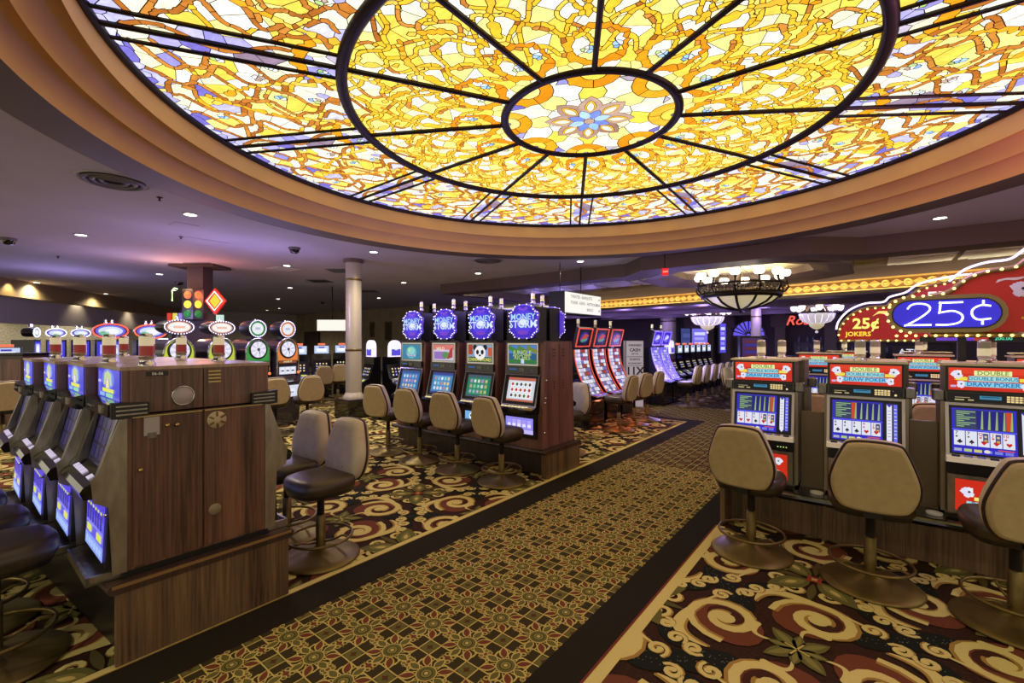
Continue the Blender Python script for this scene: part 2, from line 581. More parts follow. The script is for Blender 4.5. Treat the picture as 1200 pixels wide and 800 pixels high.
def sector_clip(r0, r1, bar):
    A = R(30)
    def f(poly, p):
        poly = clip_half(poly, 0, -1, -bar)
        if len(poly) >= 3: poly = clip_half(poly, -math.sin(A), math.cos(A), -bar)
        t = min(max(math.atan2(p[1], p[0]), 0), A)
        for dt in (-.05, 0, .05):
            if len(poly) >= 3: poly = clip_half(poly, math.cos(t + dt), math.sin(t + dt), r1)
        if len(poly) >= 3: poly = clip_half(poly, -math.cos(t), -math.sin(t), -r0)
        return poly
    return f


dome = thing('stained_glass_dome', 'huge round backlit stained glass ceiling in yellow, amber and violet panes above the aisle', 'stained glass', (DC[0], DC[1], GZ))
M_glass = col_mat('stained_glass', 0.6, GLASS_POWER, base=False, spec=0.0, wob=0.2, wscale=7.0)
M_lead = mat('lead_came', (22, 18, 14), 0.5, 0.3)
M_bar = mat('dark_bronze_bar', (34, 26, 18), 0.45, 0.4)

G1, G2, OFF = make_sector()
panes = []           # (area, group polys, colour) of one sector
for G, clip in ((G1, sector_clip(R_IN, R_MID, .012)), (G2, sector_clip(R_MID, R_OUT, .012))):
    cells = voronoi_cells(G.s, G.g, clip, .0037)
    byg = {}
    for poly, g in zip(cells, G.g):
        if not poly or area(poly) < 2e-5: continue
        for pc, gg in ([(poly, g)] if g > 0 else split_background(poly, G.bgs, .0034)):
            byg.setdefault(gg, []).append(pc)
    for g, polys in byg.items():
        for comp in components(polys):
            panes.append((sum(area(p) for p in comp), comp, G.col[g]))
panes.sort(key=lambda p: -p[0])
NBIG = 24
big_meshes = []
for a_, polys, col in panes[:NBIG]:
    mb = MB()
    for p in polys: mb.add([(x, y, zr(x, y)) for x, y in p], [list(range(len(p)))], 0, False, lin(col))
    big_meshes.append(mb.mesh('pane', M_glass))
small = MB()
for k in range(12):
    t = SPOKE0 + k * PI / 6; c, s = math.cos(t), math.sin(t)
    for me in big_meshes:
        o = bpy.data.objects.new('pane', me); COL.objects.link(o); o.parent = dome; o.rotation_euler = (0, 0, t)
    for a_, polys, col in panes[NBIG:]:
        cl = lin(col)
        for p in polys:
            small.add([(x * c - y * s, x * s + y * c, zr(x, y)) for x, y in p], [list(range(len(p)))], 0, False, cl)
# medallion in the centre
rng = random.Random(5)
GM = Glazing(rng)
inm = lambda p: math.hypot(*p) < R_IN + .02
for k in range(8):
    t = k * PI / 4 + R(31.5)
    cx, cy = pol(.86, t)
    GM.ribbon([(cx + .185 * math.cos(u), cy + .185 * math.sin(u)) for u in np.linspace(0, 2 * PI, 50)], .125, ORG, 5, inm, .07)
    q = pol(.88, t); GM.s.append(q); GM.g.append(GM.newg(VIO))
    q = pol(.80, t + PI / 8); GM.s.append(q); GM.g.append(GM.newg(LAV + VIO))
for k in range(16):
    q = pol(.50 + .06 * (k % 2), k * PI / 8 + R(31.5)); GM.s.append(q); GM.g.append(GM.newg(CRM if k % 2 else YEL))
for k in range(16):
    q = pol(.33, k * PI / 8 + .1); GM.s.append(q); GM.g.append(GM.newg(CRM))
GM.s.append((0, 0)); GM.g.append(GM.newg(CRM))
bgi = [i for i in range(len(GM.s)) if GM.col[GM.g[i]] in CRM + YEL]
for q in GM.soft:
    GM.s.append(q); GM.g.append(GM.g[min(bgi, key=lambda j: math.dist(GM.s[j], q))])
def mclip(poly, p):
    t = math.atan2(p[1], p[0])
    for dt in (-.25, -.1, 0, .1, .25):
        if len(poly) >= 3: poly = clip_half(poly, math.cos(t + dt), math.sin(t + dt), R_IN)
    return poly
for poly, g in zip(voronoi_cells(GM.s, GM.g, mclip, .005), GM.g):
    if poly: small.add([(x, y, zr(x, y)) for x, y in poly], [list(range(len(poly)))], 0, False, lin(GM.col[g]))
po = small.build('pane_field', M_glass, dome); po['kind'] = 'stuff'
# flower of the medallion: lead outlines and petals, each petal proud of the glass
flower_lead = MB()
def petal(r0, r1, w, t, z, grow=0.0, n=9):
    pts = []
    for k in range(n):
        s = k / (n - 1); pts.append((r0 - grow + (r1 - r0 + 2 * grow) * s, (w + grow) * math.sin(PI * s) ** .8 * (1 - .25 * s)))
    pts += [(x, -y) for x, y in pts[-2:0:-1]]
    return [(x * math.cos(t) - y * math.sin(t), x * math.sin(t) + y * math.cos(t), z + .072) for x, y in pts]
def petal_part(name, pts, col):
    mb = MB().add(pts, [list(range(len(pts)))], 0, False, lin(col)); return mb.build(name, M_glass, dome)
for k in range(8):
    t = R(31.5) + k * PI / 4
    for (r0, r1, w, z, col, dt) in ((.10, .47, .135, -.004, rng.choice([(176, 140, 122), (190, 158, 140), (160, 122, 108)]), 0), (.18, .40, .062, -.008, (250, 190, 50), 0), (.20, .37, .04, -.012, (255, 248, 214), 0), (.05, .235, .062, -.016, rng.choice([(150, 190, 244), (120, 140, 232), (176, 208, 248)]), PI / 8)):
        P0 = petal(r0, r1, w, t + dt, z + .0015, .007); flower_lead.add(P0, [list(range(len(P0)))])
        petal_part('petal', petal(r0, r1, w, t + dt, z), col)
flower_lead.lathe([(0, .0535), (.062, .0535)], 14)
MB().lathe([(0.0, .052), (.054, .052)], 14, col=lin((196, 160, 140))).build('flower_heart', M_glass, dome)
flower_lead.build('flower_came', M_lead, dome)
MB().lathe([(r, .012 + rise(r)) for r in (0, .5, 1, 1.5, 2, 2.5, 3, 3.5, 3.9, R_OUT + .03)], 96).build('came_backing', M_lead, dome)
# bars: rings, spokes and the parallel bars of the outer zone
for nm, r, w, h in (('ring_bar', R_IN, .042, .035), ('ring_bar', R_MID, .05, .045), ('rim_bar', R_OUT - .005, .03, .05)):
    MB().lathe([(r - w, .01), (r - w, -h * .6), (r - w * .5, -h), (r + w * .5, -h), (r + w, -h * .6), (r + w, .01)], 128).build(nm, M_bar, dome).location = (0, 0, rise(r))
def bar_mesh(x0, x1, y, w=.02, h=.03):
    mb = MB().prism([(y - w, .02), (y - w, -h * .6), (y - w * .4, -h), (y + w * .4, -h), (y + w, -h * .6), (y + w, .02)], x0, x1, 'x')
    mb.v = [(a, b, c + rise(a)) for a, b, c in mb.v]
    return mb.mesh('spoke_bar', M_bar)
bm_in = bar_mesh(R_IN, R_MID, 0, .024); bm_out = bar_mesh(R_MID, R_OUT, 0, .019)
bm_a = bar_mesh(R_MID, R_OUT - .01, OFF, .015, .022); bm_b = bar_mesh(R_MID, R_OUT - .01, -OFF, .015, .022)
for k in range(12):
    for me in (bm_in, bm_out, bm_a, bm_b):
        o = bpy.data.objects.new('spoke_bar', me); COL.objects.link(o); o.parent = dome; o.rotation_euler = (0, 0, SPOKE0 + k * PI / 6)

# ------------------------------------------------------------------ stepped ring around the glass
M_tan = noise_mat('gold_tan_paint', (208, 164, 92), (216, 172, 100), (1, 1, 1), 3, 0.55)
M_soffit = mat('taupe_paint', (100, 86, 74), 0.6)
def cove(r0, z0, r1, z1, n=8):
    return [(r0 + (r1 - r0) * math.sin(s * PI / 2) ** .9, z1 + (z0 - z1) * math.cos(s * PI / 2) ** .7) for s in np.linspace(0, 1, n)]
def ring_struct(name, prof, m, seg=160):
    o = MB().lathe(prof, seg, DC, smooth=True).build(name, m); return tag(o, kind='structure')
def cove2(r0, z0, r1, z1, n=9):
    """starts level under the upper lip, curves down to an upright inner face"""
    return [(r0 + (r1 - r0) * math.sin(s * PI / 2), z0 - (z0 - z1) * (1 - math.cos(s * PI / 2)) ** 1.0) for s in np.linspace(0, 1, n)]
ring_struct('trim_1', [(4.12, 4.01), (4.125, 3.9), (4.11, 3.80), (4.10, 3.72)], M_tan)
ring_struct('trim_2', [(4.10, 3.72), (4.112, 3.745), (4.12, 3.765), (4.20, 3.768)] + cove2(4.21, 3.768, 4.29, 3.585), M_tan)
ring_struct('trim_3', [(4.29, 3.585), (4.302, 3.61), (4.31, 3.635), (4.385, 3.64)] + cove2(4.395, 3.64, 4.46, 3.43), M_tan)
ring_struct('trim_4', [(4.46, 3.43), (4.86, 3.43), (4.88, 3.44), (4.88, 3.52)], M_soffit)
# ------------------------------------------------------------------ floor
M_ground = noise_mat('carpet_ground', (44, 28, 20), (60, 38, 28), (1, 1, 1), 60, 0.95, bump=0.2, spec=0.1)
M_strip = noise_mat('black_carpet_border', (34, 29, 22), (42, 37, 28), (1, 1, 1), 120, 0.95, spec=0.1)
M_carpet = col_mat('carpet_yarn', 0.95, spec=0.08, wob=0.14, wscale=160.0)
floor = tag(MB().box(-34, 9, -5, 26, -0.2, -0.004).build('floor', M_ground), kind='structure')

AX0, AX1 = -2.77, -1.365           # patterned aisle
LX, RX = -3.12, -1.06              # outer edges of the cream lines
GOLD = (192, 172, 98); CREAMC = (204, 188, 116); OLIVE = (98, 94, 50); OLV2 = (126, 118, 64); RUST = (108, 60, 42); DKB = (30, 25, 17); AMBC = (156, 122, 62); MAR = (66, 38, 28); SPK = (30, 32, 28)


def carpet_rect(mb, x0, x1, y0, y1, z, col):
    mb.add([(x0, y0, z), (x1, y0, z), (x1, y1, z), (x0, y1, z)], [[0, 1, 2, 3]], 0, False, lin(col))

border = MB()
carpet_rect(border, LX + .05, AX0, -3, 10.06, 0.0, (38, 33, 25))
carpet_rect(border, AX1, RX - .07, -3, 12.0, 0.0, (38, 33, 25))
carpet_rect(border, -11, LX + .05, 9.76, 10.06, 0.0, (38, 33, 25))
for x0, x1, y1 in ((LX, LX + .05, 9.76), (RX - .07, RX, 4.46)):
    carpet_rect(border, x0, x1, -3, y1, 0.0012, CREAMC)
carpet_rect(border, RX - .085, RX - .07, -3, 4.46, 0.0014, (112, 52, 40))
carpet_rect(border, LX + .05, LX + .06, -3, 9.76, 0.0014, (150, 120, 62))
carpet_rect(border, -11, LX, 9.71, 9.76, 0.0012, CREAMC)
border.build('carpet_border', M_carpet, floor)

# ---- aisle carpet: grid of ringed medallions, lattice lines and leaves
def strip(pts, w, z, closed=False):
    """flat band along a polyline, returns verts, faces"""
    n = len(pts); vs = []
    ws = w if isinstance(w, (list, tuple)) else [w] * n
    for i in range(n):
        a = pts[i - 1] if (i or closed) else pts[0]; b = pts[(i + 1) % n] if (i < n - 1 or closed) else pts[-1]
        dx, dy = b[0] - a[0], b[1] - a[1]; L = math.hypot(dx, dy) or 1
        nx, ny = -dy / L * ws[i] / 2, dx / L * ws[i] / 2
        vs += [(pts[i][0] + nx, pts[i][1] + ny, z), (pts[i][0] - nx, pts[i][1] - ny, z)]
    m = n if closed else n - 1
    return vs, [[2 * i, 2 * i + 1, (2 * i + 3) % (2 * n), (2 * i + 2) % (2 * n)] for i in range(m)]


def tile_polys(items):
    """flatten (verts, faces, colour) into list of (polygon, z, colour)"""
    out = []
    for vs, fs, c in items:
        for f in fs: out.append(([(vs[i][0], vs[i][1]) for i in f], vs[f[0]][2], lin(c)))
    return out


def circ(cx, cy, r, n=12, sx=1.0, sy=1.0, rot=0.0):
    return [(cx + r * sx * math.cos(2 * PI * k / n + rot), cy + r * sy * math.sin(2 * PI * k / n + rot)) for k in range(n)]

def pg(pts, z): return [(x, y, z) for x, y in pts], [list(range(len(pts)))]

def leaf(cx, cy, ang, L, w, z, n=6):
    pts = []
    for k in range(n + 1):
        s = k / n; pts.append((L * s, w * math.sin(PI * s) ** .9 * (1.15 - .3 * s)))
    pts += [(x, -y) for x, y in pts[-2:0:-1]]
    c, s_ = math.cos(ang), math.sin(ang)
    return pg([(cx + x * c - y * s_, cy + x * s_ + y * c) for x, y in pts], z)

def aisle_tile(px, py):
    it = []
    def add(vf, c): it.append((vf[0], vf[1], c))
    hx, hy = px / 2, py / 2
    # lattice (pairs of gold lines round the half-way points)
    for s in (-1, 1):
        for q in (.345, ):
            add(strip([(s * px * q, -hy), (s * px * q, hy)], .0075, .0016), GOLD)
            add(strip([(-hx, s * py * q), (hx, s * py * q)], .0075, .0016), GOLD)
    # small concave squares on the four corners
    for sx in (-1, 1):
        for sy in (-1, 1):
            cx, cy = sx * hx, sy * hy; d = .040
            add(pg([(cx, cy), (cx - sx * d, cy), (cx - sx * d * .9, cy - sy * d * .9), (cx, cy - sy * d)], .001), OLIVE)
            add(pg([(cx, cy), (cx - sx * d * .6, cy), (cx - sx * d * .22, cy - sy * d * .22), (cx, cy - sy * d * .6)], .0018), RUST if 0 else (84, 52, 34))
    # leaves round the medallion
    for k in range(8):
        t = k * PI / 4
        L = .062 if k % 2 == 0 else .074
        add(leaf(.050 * math.cos(t), .050 * math.sin(t), t, L + .022, .026, .002), GOLD)
        add(leaf(.056 * math.cos(t), .056 * math.sin(t), t, L + .008, .018, .0026), RUST if k % 2 else OLIVE)
    for k in range(8):
        t = k * PI / 4 + PI / 8
        add(strip([(r_ * math.cos(t + o), r_ * math.sin(t + o)) for r_, o in ((.058, 0), (.085, .14), (.105, .05), (.118, -.12), (.105, -.22))], .0065, .0022), GOLD)
    for k in range(4):
        t = k * PI / 2
        for s in (-1, 1):
            c0 = (.128 * math.cos(t) - s * .022 * math.sin(t), .128 * math.sin(t) + s * .022 * math.cos(t))
            add(strip(circ(c0[0], c0[1], .013, 7), .006, .0022, True), GOLD)
    # bows half way between medallions
    for k in range(4):
        t = k * PI / 2; L = hx if k % 2 == 0 else hy
        c0 = (L * math.cos(t), L * math.sin(t)); wv = (-math.sin(t), math.cos(t)); iv = (-math.cos(t), -math.sin(t))
        def q(a, b): return (c0[0] + iv[0] * a + wv[0] * b, c0[1] + iv[1] * a + wv[1] * b)
        add(pg([q(0, -.046), q(.02, -.02), q(.024, 0), q(.02, .02), q(0, .046)], .0012), OLV2)
        add(pg([q(0, -.034), q(.013, -.014), q(.016, 0), q(.013, .014), q(0, .034)], .0019), RUST)
    # rings
    for r_, c, z in ((.056, GOLD, .003), (.050, OLIVE, .0034), (.033, DKB, .0037), (.029, OLV2, .004), (.015, DKB, .0043), (.011, GOLD, .0046)):
        add(pg(circ(0, 0, r_, 14), z), c)
    return tile_polys(it)

def stamp(mb, polys, ox, oy, rot90=0, clip=None):
    c, s = ((1, 0), (0, 1), (-1, 0), (0, -1))[rot90]
    for pts, z, col in polys:
        q = [(x * c - y * s + ox, x * s + y * c + oy) for x, y in pts]
        if clip:
            x0, x1, y0, y1 = clip
            if min(p[0] for p in q) < x0: q = clip_half(q, -1, 0, -x0)
            if q and max(p[0] for p in q) > x1: q = clip_half(q, 1, 0, x1)
            if q and min(p[1] for p in q) < y0: q = clip_half(q, 0, -1, -y0)
            if q and max(p[1] for p in q) > y1: q = clip_half(q, 0, 1, y1)
            if len(q) < 3: continue
        o = len(mb.v)
        mb.v.extend([(x, y, z) for x, y in q]); mb.f.append(list(range(o, o + len(q)))); mb.m.append(0); mb.s.append(False); mb.c.append(col)

PX, PY = .281, .2965
at = aisle_tile(PX, PY)
far_at = [p for p in at if p[1] in (.0016, .003, .0034, .004, .001) or p[2] == lin(RUST)]
ac = MB()
carpet_rect(ac, AX0, AX1, -3, 10.06, .0004, (58, 50, 30))
carpet_rect(ac, -12, 8, 10.06, 12.0, .0002, (58, 50, 30))
for i in range(5):
    for j in range(-1, 32):
        y = .95 + j * PY
        stamp(ac, at if y < 6 else far_at, AX0 + PX * (i + .5), y, 0, (AX0, AX1, 0.3, 10.06) if y > 9.8 else None)
for i in range(-18, 14):
    for j in range(7):
        stamp(ac, far_at, -2.0675 + i * PX, 10.06 + PX * (j + .5))
o = ac.build('aisle_carpet_pattern', M_carpet, floor); o['kind'] = 'stuff'

# ---- scroll carpet of the gaming islands
P = .98
def spiral(cx, cy, r0, r1, a0, turns, n=26):
    return [(cx + (r0 + (r1 - r0) * s ** .8) * math.cos(a0 + turns * 2 * PI * s), cy + (r0 + (r1 - r0) * s ** .8) * math.sin(a0 + turns * 2 * PI * s)) for s in np.linspace(0, 1, n)]

def scroll_tile(fine=True):
    it = []
    def add(vf, c): it.append((vf[0], vf[1], c))
    def rotp(pts, k, c0=(0, 0)):
        cs, sn = ((1, 0), (0, 1), (-1, 0), (0, -1))[k % 4]
        return [((x) * cs - (y) * sn + c0[0], (x) * sn + (y) * cs + c0[1]) for x, y in pts]
    n1 = 26 if fine else 14
    B = (P / 2, P / 2)
    # speckled dark patches beside the scrolls
    for k in range(4):
        add(pg(rotp(circ(.40, .02, .13, 12, 1.0, .55), k, B), .0005 + .0002 * k), SPK)
        add(pg(rotp(circ(.16, .44, .12, 12, .8, .6), k, B), .0006 + .0002 * k), SPK)
        if fine:
            rg = random.Random(k)
            for cxx, cyy, rx, ry in ((.40, .02, .12, .062), (.16, .44, .085, .06)):
                for _ in range(26):
                    a_ = rg.random() * 6.28; q = math.sqrt(rg.random()) * .92
                    x, y = cxx + rx * q * math.cos(a_), cyy + ry * q * math.sin(a_)
                    add(pg(rotp([(x - .003, y), (x, y - .0025), (x + .003, y), (x, y + .0025)], k, B), .00135), (120, 122, 100))
    # big volutes round the centre flower
    for k in range(4):
        # red fill
        add(pg(rotp(circ(.225, .175, .165, 18, 1.1, .86, .3), k, B), .0014), RUST)
        add(pg(rotp(circ(.24, .16, .095, 14, 1.0, .8), k, B), .0018), MAR)
        sp = spiral(.235, .165, .185, .03, 2.5, -1.55, n1)
        ws = [.028 + .016 * math.sin(PI * s) for s in np.linspace(0, 1, n1)]
        add(strip(rotp([(x + .008, y - .010) for x, y in sp], k, B), [w + .006 for w in ws], .0022), AMBC)
        add(strip(rotp(sp, k, B), ws, .003), CREAMC)
        add(pg(rotp(circ(.235, .165, .04, 12), k, B), .0034), CREAMC)
        # outer sweeping band that joins neighbouring volutes
        sw = [(.06 + .36 * s, .355 + .09 * math.sin(PI * s * 1.15) - .22 * s ** 2) for s in np.linspace(0, 1, n1)]
        add(strip(rotp([(x, y - .012) for x, y in sw], k, B), [.012 + .042 * math.sin(PI * s) for s in np.linspace(0, 1, n1)], .0024), AMBC)
        add(strip(rotp(sw, k, B), [.006 + .044 * math.sin(PI * s) for s in np.linspace(0, 1, n1)], .0031), CREAMC)
        # inner short comma
        cm = [(.06 + .12 * s, .05 + .05 * math.sin(PI * s)) for s in np.linspace(0, 1, 10)]
        add(strip(rotp(cm, k, B), [.008 + .022 * s for s in np.linspace(0, 1, 10)], .0033), CREAMC); add(pg(rotp(circ(.18, .05, .017, 9), k, B), .0035), CREAMC)
        # pairs of small curls on the dark patches
        for (ex, ey, er, a0, tn) in ((.415, .075, .05, -1.7, 1.2), (.415, -.055, .045, 1.9, -1.2), (.13, .455, .045, 3.4, 1.15), (.235, .45, .04, -.4, -1.15)):
            sp2 = spiral(ex, ey, er, er * .25, a0, tn, 14 if fine else 9)
            w2 = [.006 + .016 * math.sin(PI * (.15 + .6 * q)) for q in np.linspace(0, 1, len(sp2))]
            add(strip(rotp([(x + .004, y - .004) for x, y in sp2], k, B), [w + .004 for w in w2], .0036), AMBC)
            add(strip(rotp(sp2, k, B), w2, .0039), CREAMC); add(pg(rotp(circ(sp2[-1][0], sp2[-1][1], .015, 8), k, B), .0041), CREAMC)
        # olive leaves of the centre flower
        for ang, L, w in ((0, .15, .034), (PI / 4, .11, .024)):
            lf = leaf(0, 0, ang + k * PI / 2, L, w, .004); add(([(x + B[0], y + B[1], z) for x, y, z in lf[0]], lf[1]), OLIVE)
            lf = leaf(.02 * math.cos(ang + k * PI / 2), .02 * math.sin(ang + k * PI / 2), ang + k * PI / 2, L * .75, w * .42, .0046); add(([(x + B[0], y + B[1], z) for x, y, z in lf[0]], lf[1]), OLV2)
        add(strip([(B[0], B[1]), (B[0] + .05 * math.cos(k * PI / 2 + .4), B[1] + .05 * math.sin(k * PI / 2 + .4))], .008, .005), GOLD)
    # corner flower: red heart, four long leaves, pairs of curls
    for (ox, oy, ks) in ((0, 0, 0), ):
        for k in range(4):
            t = k * PI / 2
            lf = leaf(.02 * math.cos(t), .02 * math.sin(t), t, .25, .062, .0042); add(lf, OLIVE)
            lf = leaf(.05 * math.cos(t), .05 * math.sin(t), t, .16, .03, .0048); add(lf, OLV2)
            lf = leaf(.10 * math.cos(t), .10 * math.sin(t), t, .07, .014, .0052); add(lf, GOLD)
            for sg in (-1, 1):
                a = t + PI / 4
                c0 = (.17 * math.cos(a + sg * .42), .17 * math.sin(a + sg * .42))
                sp = spiral(c0[0], c0[1], .062, .016, a + (PI if sg > 0 else PI), -sg * 1.15, 14 if fine else 9)
                add(strip([(x + .004, y - .005) for x, y in sp], .027, .0026), AMBC)
                add(strip(sp, .021, .0033), CREAMC)
                add(pg(circ(sp[-1][0], sp[-1][1], .02, 8), .0036), CREAMC)
                stem = [(c0[0] + .062 * math.cos(a + PI) + (r_ * math.cos(a + sg * .15)), c0[1] + .062 * math.sin(a + PI) + (r_ * math.sin(a + sg * .15))) for r_ in (0, -.02, -.05)]
                add(strip(stem, .01, .003), OLV2)
            add(leaf(.05 * math.cos(t + PI / 4), .05 * math.sin(t + PI / 4), t + PI / 4, .20, .02, .0024), (88, 78, 44))
        add(pg([(.05 * math.cos(q * PI / 4) * (1 if q % 2 == 0 else .62), .05 * math.sin(q * PI / 4) * (1 if q % 2 == 0 else .62)) for q in range(8)], .0056), (146, 60, 44))
        add(pg([(.02 * math.cos(q * PI / 4) * (1 if q % 2 == 0 else .5), .02 * math.sin(q * PI / 4) * (1 if q % 2 == 0 else .5)) for q in range(8)], .006), GOLD)
    return tile_polys(it)

HP = .93                                    # spacing of the two flower kinds in the room
def turn(polys):
    k = HP / (P / math.sqrt(2)); c = math.cos(PI / 4) * k
    return [([((x - y) * c, (x + y) * c) for x, y in pts], z, col) for pts, z, col in polys]
st_fine, st_far = turn(scroll_tile(True)), turn(scroll_tile(False))
sc = MB()
for (x0, x1, y0, y1, ax, ay) in ((-12.5, LX, -1.0, 9.71, -3.97, 3.31), (RX, 4.2, 1.0, 5.0, -.33, 3.86)):
    for i in range(-16, 17):
        for j in range(-16, 17):
            if (i + j) % 2: continue
            ox, oy = ax + i * HP, ay + j * HP
            if not (x0 - 1.0 < ox < x1 + 1.0 and y0 - 1.9 < oy < y1 + .2): continue
            edge = not (x0 + 1.0 < ox < x1 - 1.0 and y0 + .5 < oy < y1 - 1.9)
            stamp(sc, st_fine if math.hypot(ox, oy) < 6.0 else st_far, ox, oy, 0, (x0, x1, y0, y1) if edge else None)
o = sc.build('scroll_carpet_pattern', M_carpet, floor); o['kind'] = 'stuff'
# carpet beyond the cross aisle and at the far left: pattern too small to tell apart
M_far = noise_mat('far_carpet', (30, 25, 22), (92, 82, 62), (1, 1, 1), 9, 0.95, detail=2, contrast=(.44, .6), spec=.1)
fc = MB(); 
fc.add([(-12, 12.0, .0005), (8, 12.0, .0005), (8, 24, .0005), (-12, 24, .0005)], [[0, 1, 2, 3]])
fc.add([(-32, -1, .0005), (-12.5, -1, .0005), (-12.5, 16, .0005), (-32, 16, .0005)], [[0, 1, 2, 3]])
fc.add([(RX, 5.0, .0005), (8, 5.0, .0005), (8, 10, .0005), (RX, 10, .0005)], [[0, 1, 2, 3]])
fc.build('far_carpet', M_far, floor)

# ------------------------------------------------------------------ ceiling
CZ = 3.5
M_ceil = noise_mat('ceiling_paint', (176, 170, 180), (186, 180, 190), (1, 1, 1), 1.2, 0.85)
M_brown = mat('brown_paint', (98, 80, 68), 0.6)
M_brownd = mat('dark_brown_paint', (66, 52, 46), 0.6)
def annulus_ceiling():
    mb = MB(); n = 96; rr = 4.88
    x0, x1, y0, y1 = -32, 8, -4, 10.0
    inner = [(DC[0] + rr * math.cos(2 * PI * k / n), DC[1] + rr * math.sin(2 * PI * k / n)) for k in range(n)]
    outer = []
    for k in range(n):
        c, s = math.cos(2 * PI * k / n), math.sin(2 * PI * k / n)
        tx = ((x1 if c > 0 else x0) - DC[0]) / c if abs(c) > 1e-9 else 1e9
        ty = ((y1 if s > 0 else y0) - DC[1]) / s if abs(s) > 1e-9 else 1e9
        t = min(abs(tx), abs(ty)); outer.append((DC[0] + c * t, DC[1] + s * t))
    # corners
    def corner(a, b):
        if abs(a[0] - b[0]) > 1e-6 and abs(a[1] - b[1]) > 1e-6:
            return (a[0] if abs(a[0] - x0) < 1e-6 or abs(a[0] - x1) < 1e-6 else b[0], a[1] if abs(a[1] - y0) < 1e-6 or abs(a[1] - y1) < 1e-6 else b[1])
    for k in range(n):
        j = (k + 1) % n
        pts = [inner[k], outer[k]]
        c = corner(outer[k], outer[j])
        if c: pts.append(c)
        pts += [outer[j], inner[j]]
        mb.add([(x, y, CZ) for x, y in pts], [list(range(len(pts)))[::-1]])
    mb.add([(-32, 10, CZ), (-10.6, 10, CZ), (-10.6, 17, CZ), (-32, 17, CZ)], [[3, 2, 1, 0]])
    # solid slab above
    mb.add([(-32, -4, CZ + .6), (8, -4, CZ + .6), (8, 26, CZ + .6), (-32, 26, CZ + .6)], [[0, 1, 2, 3]])
    return mb
ceiling = tag(annulus_ceiling().build('ceiling', M_ceil), kind='structure')

# beam with the octagon bay over the end of the aisle
def beam_poly(name, pts, z0, z1, m):
    mb = MB(); n = len(pts)
    vs = [(x, y, z0) for x, y in pts] + [(x, y, z1) for x, y in pts]
    mb.add(vs, [list(range(n)), list(range(2 * n - 1, n - 1, -1))] + [[i, (i + 1) % n, n + (i + 1) % n, n + i] for i in range(n)])
    return tag(mb.build(name, m), kind='structure')
beam_poly('trim_5', [(-10.6, 10.0), (-4.55, 10.0), (-3.9, 9.35), (-.85, 9.35), (-.1, 10.05), (8, 10.05), (8, 10.65), (-.2, 10.65), (-.95, 10.1), (-3.8, 10.1), (-4.4, 10.65), (-10.6, 10.65)], 3.2, 3.52, M_brown)
beam_poly('trim_6', [(-10.9, 10.0), (-10.6, 10.0), (-10.6, 17), (-10.9, 17)], 3.2, 3.52, M_brown)
# octagon bay that carries the large chandelier
OC = (-2.52, 12.0)
def octa(r, rot=PI / 8): return [(OC[0] + r * math.cos(rot + k * PI / 4), OC[1] + r * math.sin(rot + k * PI / 4)) for k in range(8)]
mb = MB()
o0, o1, o2 = octa(1.55), octa(1.9), octa(2.35)
for k in range(8):
    j = (k + 1) % 8
    mb.add([(*o0[k], 3.34), (*o0[j], 3.34), (*o1[j], 3.26), (*o1[k], 3.26)], [[0, 1, 2, 3]])
    mb.add([(*o1[k], 3.26), (*o1[j], 3.26), (*o2[j], 3.22), (*o2[k], 3.22)], [[0, 1, 2, 3]])
    mb.add([(*o0[k], 3.34), (*o0[j], 3.34), (*o0[j], 3.52), (*o0[k], 3.52)], [[0, 1, 2, 3]])
    mb.add([(*o2[k], 3.22), (*o2[j], 3.22), (*o2[j], 3.52), (*o2[k], 3.52)], [[0, 1, 2, 3]])
tag(mb.build('trim_7', M_brown), kind='structure')
M_creamp = mat('cream_panel', (220, 205, 160), 0.7)
mb = MB().add([(x, y, 3.5) for x, y in octa(1.56)], [list(range(8))])
tag(mb.build('ceiling_1', M_creamp), kind='structure')
# coffered zone behind the beam: pale tin panels
M_tin = noise_mat('tin_panel', (196, 200, 200), (222, 224, 222), (1, 1, 1), 4, 0.45)
tin = MB().add([(-10.6, 10.6, 3.51), (8, 10.6, 3.51), (8, 17.5, 3.51), (-10.6, 17.5, 3.51)], [[3, 2, 1, 0]]).build('ceiling_2', M_brownd)
tag(tin, kind='structure')
tile_me = MB().prism([(-.55, -.5), (.55, -.5), (.55, .5), (-.55, .5)], 3.485, 3.51, 'z').add([(-.45, -.4, 3.48), (.45, -.4, 3.48), (.40, .4, 3.465), (-.40, .4, 3.465)], [[0, 1, 2, 3]]).mesh('ceiling_panel', M_tin)
for x in np.arange(-10.0, 7.9, 1.2):
    for y in (11.2, 12.35, 13.5):
        if math.hypot(x - OC[0], y - OC[1]) > 2.95:
            o = bpy.data.objects.new('ceiling_panel', tile_me); COL.objects.link(o); o.parent = tin; o.location = (x, y, 0)
# gold frieze beam
FA, FB = Vector((-10.6, 16.4, 0)), Vector((8.0, 12.75, 0))
fd = (FB - FA); FL = fd.length; fang = math.atan2(fd.y, fd.x)
M_gold = noise_mat('gold_leaf_frieze', (206, 164, 80), (222, 182, 100), (1, 1, 1), 5, 0.42, 0.25)
M_golddk = mat('frieze_ground', (128, 88, 40), 0.55)
frz = bpy.data.objects.new('trim_8', MB().box(0, FL, 0, .5, 2.84, 2.95).box(0, FL, -.05, .5, 3.25, 3.52).mesh('trim_8', M_brown)); COL.objects.link(frz)
frz.location = FA; frz.rotation_euler = (0, 0, fang); tag(frz, kind='structure')
MB().box(0, FL, .06, .5, 2.95, 3.25).build('frieze_ground', M_golddk, frz)
fm = MB().box(0, FL, .0, .06, 2.95, 2.985).box(0, FL, .0, .06, 3.215, 3.25).mesh('frieze_rail', M_gold)
